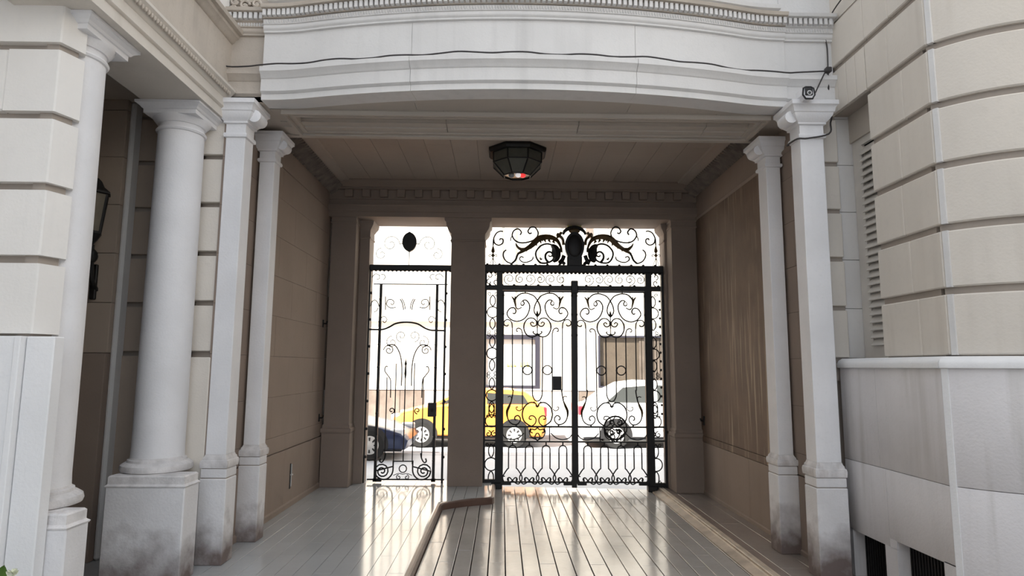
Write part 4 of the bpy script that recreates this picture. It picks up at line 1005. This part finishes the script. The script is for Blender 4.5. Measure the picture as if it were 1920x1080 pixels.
# ------------------------------------------------------------------ ceiling lantern
LX, LY = .165, 7.28
lt = thing('ceiling_lantern', 'dark octagonal iron and glass lantern fixed under the passage ceiling', 'lamp', (LX, LY, 4.16))
def octa(r, z, a0=PI / 8): return [(LX + r * math.cos(a0 + k * PI / 4), LY + r * math.sin(a0 + k * PI / 4), z) for k in range(8)]
MB().lathe([(.30, 4.16), (.365, 4.155), (.365, 4.125), (.345, 4.10), (.31, 4.098)], LX, LY, 8, PI / 8).build('rim', IRON, lt)
R0, R1, R2 = .305, .305, .165; Z0, Z1, Z2 = 4.10, 3.985, 3.845
A, B, C_ = octa(R0, Z0), octa(R1, Z1), octa(R2, Z2)
gp = None
for k in range(8):
    j = (k + 1) % 8
    MB().add([A[k], A[j], B[j], B[k]], [(0, 1, 2, 3)]).build('upper_pane', GLASSD, lt)
    MB().add([B[k], B[j], C_[j], C_[k]], [(0, 1, 2, 3)]).build('lower_pane', GLASSD, lt)
    MB().tube([A[k], B[k], C_[k]], .009).build('rib', IRON, lt)
for P_, nm in ((B, 'middle_band'), (C_, 'bottom_band')): MB().tube([*P_, P_[0]], .008).build(nm, IRON, lt)
for dx, dy, m_, nm in ((-.07, -.05, BULBG, 'bulb'), (.01, -.07, BULBW, 'bulb'), (.065, -.06, RED, 'bulb')):
    MB().ball((LX + dx, LY + dy, 3.84), .035, .035, .028, 12, 8).build(nm, m_, lt, smooth=True)
MB().prism([(x_, y_) for x_, y_, _ in octa(.16, 0)], 3.855, 3.86).build('base_pane', GLASSD, lt)

# ------------------------------------------------------------------ wall lantern in the loggia
wp = at_y(175, 400, 5.2); X_, Y_ = wp.x, 5.2
zt, zb = at_y(181, 345, Y_).z, at_y(181, 445, Y_).z
wlt = thing('wall_lantern', 'black iron wall lantern mostly hidden behind the near column', 'lamp', (X_, 5.40, zb))
MB().lathe([(.02, zt + .05), (.05, zt + .02), (.075, zt - .03), (.125, zt - .07), (.125, zt - .085), (.10, zt - .09)], X_, Y_, 6).build('roof', IRON, wlt)
for k in range(6):
    a0, a1 = k * PI / 3, (k + 1) * PI / 3; r0, r1 = .10, .065; za, zb_ = zt - .09, zb + .04
    MB().add([(X_ + r0 * math.cos(a0), Y_ + r0 * math.sin(a0), za), (X_ + r0 * math.cos(a1), Y_ + r0 * math.sin(a1), za), (X_ + r1 * math.cos(a1), Y_ + r1 * math.sin(a1), zb_), (X_ + r1 * math.cos(a0), Y_ + r1 * math.sin(a0), zb_)], [(0, 1, 2, 3)]).build('pane', LAMPG, wlt)
    MB().tube([(X_ + r0 * math.cos(a0), Y_ + r0 * math.sin(a0), za), (X_ + r1 * math.cos(a0), Y_ + r1 * math.sin(a0), zb_)], .011).build('rib', IRON, wlt)
MB().lathe([(.075, zb + .05), (.08, zb + .03), (.05, zb - .02), (.02, zb - .06), (.005, zb - .08)], X_, Y_, 6).build('pendant', IRON, wlt)
MB().tube(smooth([Vector((X_, Y_ + .02, zb - .06)), Vector((X_ - .02, Y_ + .06, zb - .20)), Vector((X_ - .04, Y_ + .12, zb - .34)), Vector((X_ - .05, 5.40, zb - .42))], 5), .02, 6).build('bracket', IRON, wlt)
MB().ball((X_ - .005, Y_ + .04, zb - .15), .045, .045, .06, 8, 6).build('bracket_knop', IRON, wlt, smooth=True)
MB().cbox(X_ - .09, X_ - .04, 5.37, 5.40, zb - .5, zb - .2, .006).build('wall_plate', IRON, wlt)

# ------------------------------------------------------------------ security camera and cables
p = at_y(1512, 178, 5.06)
cm_ = thing('security_camera', 'small white and black bullet camera above the right front pilaster', 'camera', (p.x, p.y, p.z))
hx, hz = .050, .050
def oct_(cx, cz, hx, hz, y): return [(cx - hx * .55, y, cz - hz), (cx + hx * .55, y, cz - hz), (cx + hx, y, cz - hz * .3), (cx + hx * .85, y, cz + hz * .8), (cx + hx * .45, y, cz + hz), (cx - hx * .45, y, cz + hz), (cx - hx * .85, y, cz + hz * .8), (cx - hx, y, cz - hz * .3)]
b = MB(); b.add(oct_(p.x, p.z, hx, hz, 5.02) + oct_(p.x + .01, p.z + .02, hx, hz, 5.18), [tuple(range(7, -1, -1)), tuple(range(8, 16))] + [(i, (i + 1) % 8, 8 + (i + 1) % 8, 8 + i) for i in range(8)]); b.build('housing', CAMW, cm_)
b = MB(); b.tube([*oct_(p.x, p.z, hx * 1.02, hz * 1.02, 5.02), oct_(p.x, p.z, hx * 1.02, hz * 1.02, 5.02)[0]], .008); b.build('front_bezel', PLAST, cm_)
MB().cbox(p.x - .032, p.x + .032, 5.008, 5.022, p.z - .022, p.z + .040, .004).build('window', PLAST, cm_)
MB().add([(p.x + .021 * math.cos(a), 5.004, p.z - .004 + .021 * math.sin(a)) for a in [2 * PI * i / 16 for i in range(16)]], [tuple(range(16))]).build('lens_ring', HUB, cm_)
MB().ball((p.x, 5.004, p.z - .004), .013, .008, .013, 10, 6).build('lens', CGL, cm_, smooth=True)
MB().tube([(p.x + .02, 5.12, p.z - .045), (p.x + .045, 5.15, p.z - .075), (p.x + .05, 5.30, p.z - .075)], .012).build('bracket', PLAST, cm_)
cable = MB()
pts = []
for i, (x, y) in enumerate(bay[::2]):
    pts.append(Vector((x, y - .062, 4.196 + .008 * math.sin(i * 1.7) + .006 * math.sin(i * .6))))
pts = [Vector((-2.52, 5.30, 4.30)), Vector((-2.47, 5.28, 4.22)), Vector((-2.42, 5.29, 4.195)), Vector((-2.25, 5.29, 4.20))] + pts + [Vector((2.6, 5.26, 4.20)), Vector((2.84, 5.25, 4.21))]
tag(MB().tube(smooth(pts, 4), .007, 5).build('cable', CABLE), 'long dark cable lying along the ledge of the bowed entablature', 'cable')
pts2 = [Vector((p.x + .03, 5.14, p.z - .02)), Vector((p.x + .10, 5.2, p.z - .02)), Vector((p.x + .17, 5.24, p.z + .10)), Vector((2.83, 5.25, 4.19)), Vector((2.85, 5.25, 4.215))]
tag(MB().tube(smooth(pts2, 5), .006, 5).build('camera_cable', CABLE), 'thin drooping cable running from the security camera to the junction box', 'cable')
pts3 = [Vector((2.86, 5.25, 4.215)), Vector((2.885, 5.30, 4.1)), Vector((2.90, 5.34, 3.95)), Vector((2.885, 5.28, 3.80)), Vector((2.84, 5.22, 3.72)), Vector((2.79, 5.16, 3.60)), Vector((2.60, 5.155, 3.555)), Vector((2.52, 5.17, 3.555)), Vector((2.512, 5.35, 3.56)), Vector((2.6, 5.42, 3.60)), Vector((XR - .02, 5.5, 3.63))]
tag(MB().tube(smooth(pts3, 5), .008, 5).build('wall_cable', CABLE), 'dark cable winding down round the right front pilaster capital', 'cable')
MB_ = MB().cbox(2.835, 2.885, 5.22, 5.27, 4.195, 4.24, .005).build('junction_box', CABLE); tag(MB_, 'tiny dark junction box where the cables meet at right', 'junction box')
pts4 = [Vector((2.89, 5.30, 4.24)), Vector((2.90, 5.31, 4.45)), Vector((2.885, 5.30, 4.62)), Vector((2.92, 5.2, 4.76)), Vector((2.925, 4.9, 4.80)), Vector((2.925, 4.5, 4.82))]
tag(MB().tube(smooth(pts4, 5), .006, 5).build('riser_cable', CABLE), 'dark cable climbing the corner and running along the right wall', 'cable')
tag(MB().cbox(-2.535, -2.50, 5.26, 5.30, 4.26, 4.36, .006).build('cable_clip', CABLE), 'dark bracket at left corner where the ledge cable starts', 'bracket')
# small iron holdbacks by the rear pilasters and the letter slot in the left wall
for (px, py, lab) in ((617, 607, 'upper small iron wall hook beside the left gate pilaster'), (611, 783, 'lower small iron wall hook beside the left gate pilaster')):
    q = at_y(px, py, 8.58); h = thing('wall_hook', lab, 'hook', (XL + .01, 8.55, q.z), 'iron hooks at left')
    MB().cbox(XL, XL + .012, 8.53, 8.57, q.z - .05, q.z + .05, .003).build('plate', IRON, h)
    MB().tube([(XL + .01, 8.55, q.z), (XL + .05, 8.55, q.z), (XL + .06, 8.55, q.z + .03)], .010).build('hook', IRON, h)
for (zz_, lab) in ((.90, 'small iron wall hook beside the right gate pilaster'),):
    h = thing('wall_hook', lab, 'hook', (XR - .01, 8.55, zz_))
    MB().cbox(XR - .02, XR - .004, 8.52, 8.56, zz_ - .06, zz_ + .06, .003).build('plate', IRON, h)
    MB().tube([(XR - .01, 8.54, zz_), (XR - .05, 8.54, zz_), (XR - .06, 8.54, zz_ + .03)], .012).build('hook', IRON, h)
sl = thing('letter_slot', 'narrow dark slot with metal lip low in the left wall', 'letter slot', (XL, 7.47, .38))
MB().box(XL + .006, XL + .012, 7.455, 7.485, .20, .48).build('slot', DARK, sl)
MB().cbox(XL + .004, XL + .020, 7.487, 7.497, .22, .47, .002).build('lip', HUB, sl)
MB().cbox(XL + .006, XL + .03, 7.468, 7.51, .345, .36, .002).build('handle', HUB, sl)

# ------------------------------------------------------------------ shrub at the lower left edge
shp = at_y(8, 1078, 3.2)
sb = thing('flowering_shrub', 'tip of a green leafed shrub with cream flowers at lower left corner', 'plant', (shp.x, 3.2, 0))
rnd = random.Random(5)
MB().tube([(shp.x - .1, 3.2, 0), (shp.x - .08, 3.2, .25), (shp.x - .03, 3.2, shp.z - .04)], .008).build('stem', GREEN, sb)
def leafmesh(base, dr, L_, w):
    dr = Vector(dr).normalized(); sd_ = dr.cross(Vector((0.2, -1, .1))).normalized(); up = sd_.cross(dr)
    b = MB(); vs_ = []
    for t, ww in ((0, .05), (.2, .7), (.45, 1.0), (.7, .8), (.9, .35), (1, .03)):
        c = Vector(base) + dr * (L_ * t) - Vector((0, 0, 1)) * (.15 * L_ * t * t)
        vs_ += [c - sd_ * w * ww + up * .006, c, c + sd_ * w * ww + up * .006]
    fs = []
    for q in range(5): fs += [(q * 3, q * 3 + 3, q * 3 + 4, q * 3 + 1), (q * 3 + 1, q * 3 + 4, q * 3 + 5, q * 3 + 2)]
    return b.add(vs_, fs)
leafmesh((shp.x - .02, 3.2, shp.z - .04), (.25, -.1, 1), .11, .026).build('leaf', GREEN, sb, smooth=True)
for k in range(9):
    a = rnd.uniform(0, 2 * PI); leafmesh((shp.x - .08, 3.2, .12 + .02 * k), (math.cos(a) * .9, math.sin(a) * .9, .35), .09, .02).build('leaf', GREEN, sb, smooth=True)
fc = at_y(24, 1072, 3.18)
for k in range(12):
    a = 2 * PI * k / 12; leafmesh((fc.x, fc.y, fc.z - .02), (math.cos(a) * (.5 + .3 * (k % 2)), math.sin(a) * .5, .9), .04, .009).build('petal', PETAL, sb, smooth=True)
MB().tube([(fc.x - .08, 3.2, .1), (fc.x - .02, 3.19, fc.z - .08), (fc.x, fc.y, fc.z - .02)], .004).build('stem', GREEN, sb)

# ------------------------------------------------------------------ the street beyond
st = structure('street')
MB().box(-30, 30, 9.2, 12.7, -.3, -.13).build('near_pavement', PAVE, st)
MB().box(-30, 30, 12.7, 12.95, -.3, -.125).build('kerb', PAVE, st)
MB().box(-30, 30, 12.95, 16.3, -.3, -.22).build('carriageway', ROADM, st)
MB().box(-30, 30, 16.3, 18, -.3, -.12).build('far_pavement', PAVE, st)
YF = 17.6
fb = thing('street_building', 'pale building across the street with two large shop windows', 'building', (0, YF, -.12))
wa, wb = at_y(900, 627, YF), at_y(1012, 732, YF)
va, vb = at_y(1121, 629, YF), at_y(1250, 728, YF)
ZB = at_y(1040, 732, YF).z
def wall_piece(x0, x1, z0, z1): MB().box(x0, x1, YF, YF + .4, z0, z1).build('wall', FACW, fb)
wall_piece(-20, wa.x, ZB, 9); wall_piece(wa.x, wb.x, wa.z, 9); wall_piece(wa.x, wb.x, ZB, wb.z); wall_piece(wb.x, va.x, ZB, 9); wall_piece(va.x, vb.x + .6, va.z, 9); wall_piece(va.x, vb.x + .6, ZB, vb.z); wall_piece(vb.x + .6, 24, ZB, 9)
rnd = random.Random(11); x = -12.0
while x < 14:
    w = rnd.uniform(.55, .8); dark = at_y(700, 700, YF).x < x < at_y(775, 700, YF).x or rnd.random() < .25
    MB().cbox(x, x + w - .01, YF - .06, YF + .1, -.12, ZB - .01, .008).build('granite_slab', FACS if dark else FACS2, fb); x += w
MB().box(-20, 24, YF - .08, YF, ZB, ZB + .04).build('plinth_cap', FACS2, fb)
def win(x0, x1, z0, z1, pane, fr=.09):
    f = MB(); f.box(x0, x1, YF - .04, YF + .1, z1 - fr, z1).box(x0, x1, YF - .04, YF + .1, z0, z0 + fr).box(x0, x0 + fr, YF - .04, YF + .1, z0 + fr, z1 - fr).box(x1 - fr, x1, YF - .04, YF + .1, z0 + fr, z1 - fr)
    o = f.build('window', WFR, fb); MB().box(x0 + fr, x1 - fr, YF + .05, YF + .07, z0 + fr, z1 - fr).build('pane', pane, o); return o
wn = win(wa.x, wb.x, wb.z, wa.z, WGL, .13)
wn2 = win(va.x, vb.x + .6, vb.z, va.z, WGL2, .05)
cv = MB()
for i in range(11): x0 = va.x + 1.15 + i * .085; cv.box(x0, x0 + .06, YF + .02, YF + .045, vb.z + .06, va.z - .06)
cv.build('curtain', CURT, wn2)
ta, tb = at_y(951, 678, YF), at_y(994, 688, YF); tw = (tb.x - ta.x) / 7
tx = MB()
for i in range(7):
    if i == 3: continue
    x0 = ta.x + i * tw; h = .14 if i > 3 else .09
    tx.box(x0, x0 + tw * .22, YF + .04, YF + .05, tb.z, tb.z + h).box(x0, x0 + tw * .7, YF + .04, YF + .05, tb.z, tb.z + .025).box(x0 + tw * .45, x0 + tw * .66, YF + .04, YF + .05, tb.z, tb.z + h * .7)
tx.build('lettering', SIGN, wn)
# upper storey: pilasters, sills and blinds
for px0, px1, py0, py1, m_ in ((1098, 1112, 418, 445, FACS), (1117, 1140, 422, 446, FACS2)):
    a, b_ = at_y(px0, py0, YF), at_y(px1, py1, YF); MB().box(a.x, b_.x, YF - .03, YF + .02, b_.z, a.z + .8).build('blind', m_, fb)
for px in (935, 960, 1003, 1046, 1170):
    a = at_y(px, 440, YF); MB().box(a.x, a.x + .10, YF - .06, YF, va.z + .5, 9).build('wall_rib', FACW, fb)
MB().box(-20, 24, YF - .10, YF, va.z + .35, va.z + .48).build('string_course', FACW, fb)

# ------------------------------------------------------------------ cars
def wheel(b_parent, x, y, r, w, out):
    wt = MB().lathe([(r * .55, -w / 2), (r * .93, -w / 2), (r, -w * .3), (r, w * .3), (r * .93, w / 2), (r * .55, w / 2)], 0, 0, 28)
    hb = MB()
    hb.lathe([(r * .60, -.02), (r * .64, .0), (r * .60, .02), (r * .2, .03), (r * .12, .045)], 0, 0, 28)
    sp_ = MB()
    for k in range(8):
        a = 2 * PI * k / 8; ca, sa = math.cos(a), math.sin(a); c0, c1, ww = r * .28, r * .5, r * .07
        sp_.add([(ca * c0 - sa * ww * .6, sa * c0 + ca * ww * .6, .036), (ca * c0 + sa * ww * .6, sa * c0 - ca * ww * .6, .036), (ca * c1 + sa * ww, sa * c1 - ca * ww, .030), (ca * c1 - sa * ww, sa * c1 + ca * ww, .030)], [(0, 1, 2, 3)])
    for m_ in (wt, hb, sp_):
        m_.v = [(x + vx, y + out * (vz + (w / 2 - .02 if m_ is not wt else 0)), r + vy) for vx, vy, vz in m_.v]
    o = wt.build('wheel', TYRE, b_parent, smooth=True, local=True)
    hb.build('hub_cap', HUB, o, smooth=True, local=True); sp_.build('hub_slots', PLAST, o, local=True)
def shell(outline, w, edge=.07, tumble=None):
    """closed side outline (x, z) lofted across the car's width, softened at the flanks"""
    n = len(outline); cx = sum(p[0] for p in outline) / n; cz = sum(p[1] for p in outline) / n
    b = MB(); rows_ = []
    for yy, s in ((-w, .90), (-w + .025, .955), (-w + edge, .99), (-w * .5, 1.0), (w * .5, 1.0), (w - edge, .99), (w - .025, .955), (w, .90)):
        rows_.append([(cx + (x - cx) * (1 - (1 - s) * .5), yy * (1 if tumble is None else 1 - tumble * max(0, (z - outline[0][1])) ), cz + (z - cz) * s) for x, z in outline])
    vs_ = [p for r in rows_ for p in r]; fs = []
    for j in range(len(rows_) - 1):
        for i in range(n): fs.append((j * n + i, j * n + (i + 1) % n, (j + 1) * n + (i + 1) % n, (j + 1) * n + i))
    fs += [tuple(range(n - 1, -1, -1)), tuple((len(rows_) - 1) * n + i for i in range(n))]
    return b.add(vs_, fs)
def car(name, label, loc, rot, paint, body, cabin, glass, w, wheels, r, lights, skirt_z):
    c = thing(name, label, 'car', loc); c.rotation_euler = (0, 0, rot)
    shell(body, w).build('body', paint, c, smooth=True, local=True)
    shell(cabin, w * .86, .10, .22).build('cabin', paint, c, smooth=True, local=True)
    for poly in glass:
        for s in (-1, 1):
            def yy(z): return s * (w * .86 * (1 - .22 * max(0, z - cabin[0][1])) + .008)
            MB().add([(x, yy(z), z) for x, z in poly] + [(x, yy(z) - s * .02, z) for x, z in poly], [tuple(range(len(poly))), tuple(range(2 * len(poly) - 1, len(poly) - 1, -1))]).build('side_window', CGL, c, local=True)
    x0, x1 = min(p[0] for p in body), max(p[0] for p in body)
    MB().cbox(x0 + .12, x1 - .12, -w * .93, w * .93, skirt_z - .06, skirt_z + .06, .02).build('underbody', PLAST, c, local=True)
    for xw in wheels:
        for s in (-1, 1):
            a = MB().lathe([(r * 1.22, 0), (r * 1.22, .012)], 0, 0, 28); a.v = [(xw + vx, s * (w + .001 - .004 + vz), max(r * .75, r * 1.02 + vy)) for vx, vy, vz in a.v]
            a.build('wheel_arch', PLAST, c, local=True)
            wheel(c, xw, s * (w - .085), r, .19, s)
    for (lx, lz, lw, lh, m_, nm) in lights:
        for s in (-1, 1): MB().cbox(lx - lw / 2, lx + lw / 2, s * (w * .80) - .13, s * (w * .80) + .13, lz - lh / 2, lz + lh / 2, .02).build(nm, m_, c, local=True)
    for s in (-1, 1): MB().ball((x1 - 1.35, s * (w + .05), .93), .06, .09, .06, 10, 6).build('mirror', paint, c, smooth=True, local=True)
    return c
# front of each car is +x in its own frame
small_body = [(-1.75, .35), (-1.80, .62), (-1.74, .92), (-1.55, .97), (0.55, .95), (1.05, .90), (1.55, .78), (1.72, .66), (1.78, .45), (1.72, .26), (-1.70, .24)]
small_cab = [(-1.66, .92), (-1.52, 1.10), (-1.30, 1.25), (-.9, 1.30), (-.1, 1.29), (.30, 1.21), (.98, .90)]
small_gl = [[(-1.38, .97), (-1.25, 1.17), (-.42, 1.22), (-.42, .97)], [(-.34, .97), (-.34, 1.22), (.16, 1.18), (.68, .97)]]
yw1, yw2 = at_y(790, 826, 14.5), at_y(964, 826, 14.5)
car('taxi', 'orange yellow hatchback parked across the street behind the gate pier', ((yw1.x + yw2.x) / 2, 15.3, -.22), PI, YEL, small_body, small_cab, small_gl, .80, ((yw2.x - yw1.x) / 2, -(yw2.x - yw1.x) / 2), .29, [(-1.72, .80, .12, .22, TAIL, 'tail_light'), (1.66, .66, .16, .16, HEADL, 'head_light')], .27)
ww = at_y(1155, 826, 14.5)
sed_body = [(-2.05, .38), (-2.10, .66), (-2.02, .94), (-1.6, 1.0), (0.7, .97), (1.3, .92), (1.85, .80), (2.02, .66), (2.08, .45), (2.02, .26), (-2.0, .24)]
sed_cab = [(-1.85, .95), (-1.5, 1.22), (-1.05, 1.46), (-.6, 1.52), (.2, 1.50), (.6, 1.38), (1.25, .92)]
sed_gl = [[(-1.45, 1.02), (-1.05, 1.36), (-.35, 1.42), (-.35, 1.02)], [(-.27, 1.02), (-.27, 1.42), (.45, 1.36), (.95, 1.02)]]
car('sedan', 'white car parked across the street right of the taxi', (ww.x + 1.25, 15.3, -.22), 0, CWH, sed_body, sed_cab, sed_gl, .84, (-1.25, 1.25), .30, [(-2.02, .84, .14, .2, TAIL, 'tail_light'), (1.95, .68, .16, .16, HEADL, 'head_light')], .27)
nn = at_y(765, 840, 11.9); nw = at_y(693, 845, 11.9)
car('saloon', 'dark navy car nosing into view behind the pedestrian gate', (nn.x - 2.08, 12.7, -.13), 0, NAVY, [(-2.0, .3), (-2.10, .66), (-2.02, .94), (-1.6, .92), (0.1, .84), (0.5, .78), (1.0, .71), (1.6, .60), (1.98, .48), (2.08, .36), (2.02, .19), (-2.0, .19)], [(-1.85, .86), (-1.5, 1.12), (-1.05, 1.34), (-.6, 1.38), (-.1, 1.36), (.1, 1.26), (.62, .76)], [[(-1.45, .95), (-1.05, 1.26), (-.35, 1.3), (-.35, .95)], [(-.27, .95), (-.27, 1.3), (.02, 1.24), (.36, .95)]], .82, (nw.x - nn.x + 2.08, nw.x - nn.x + 2.08 - 2.5), .28, [(1.86, .50, .26, .13, HEADL, 'head_light')], .22)
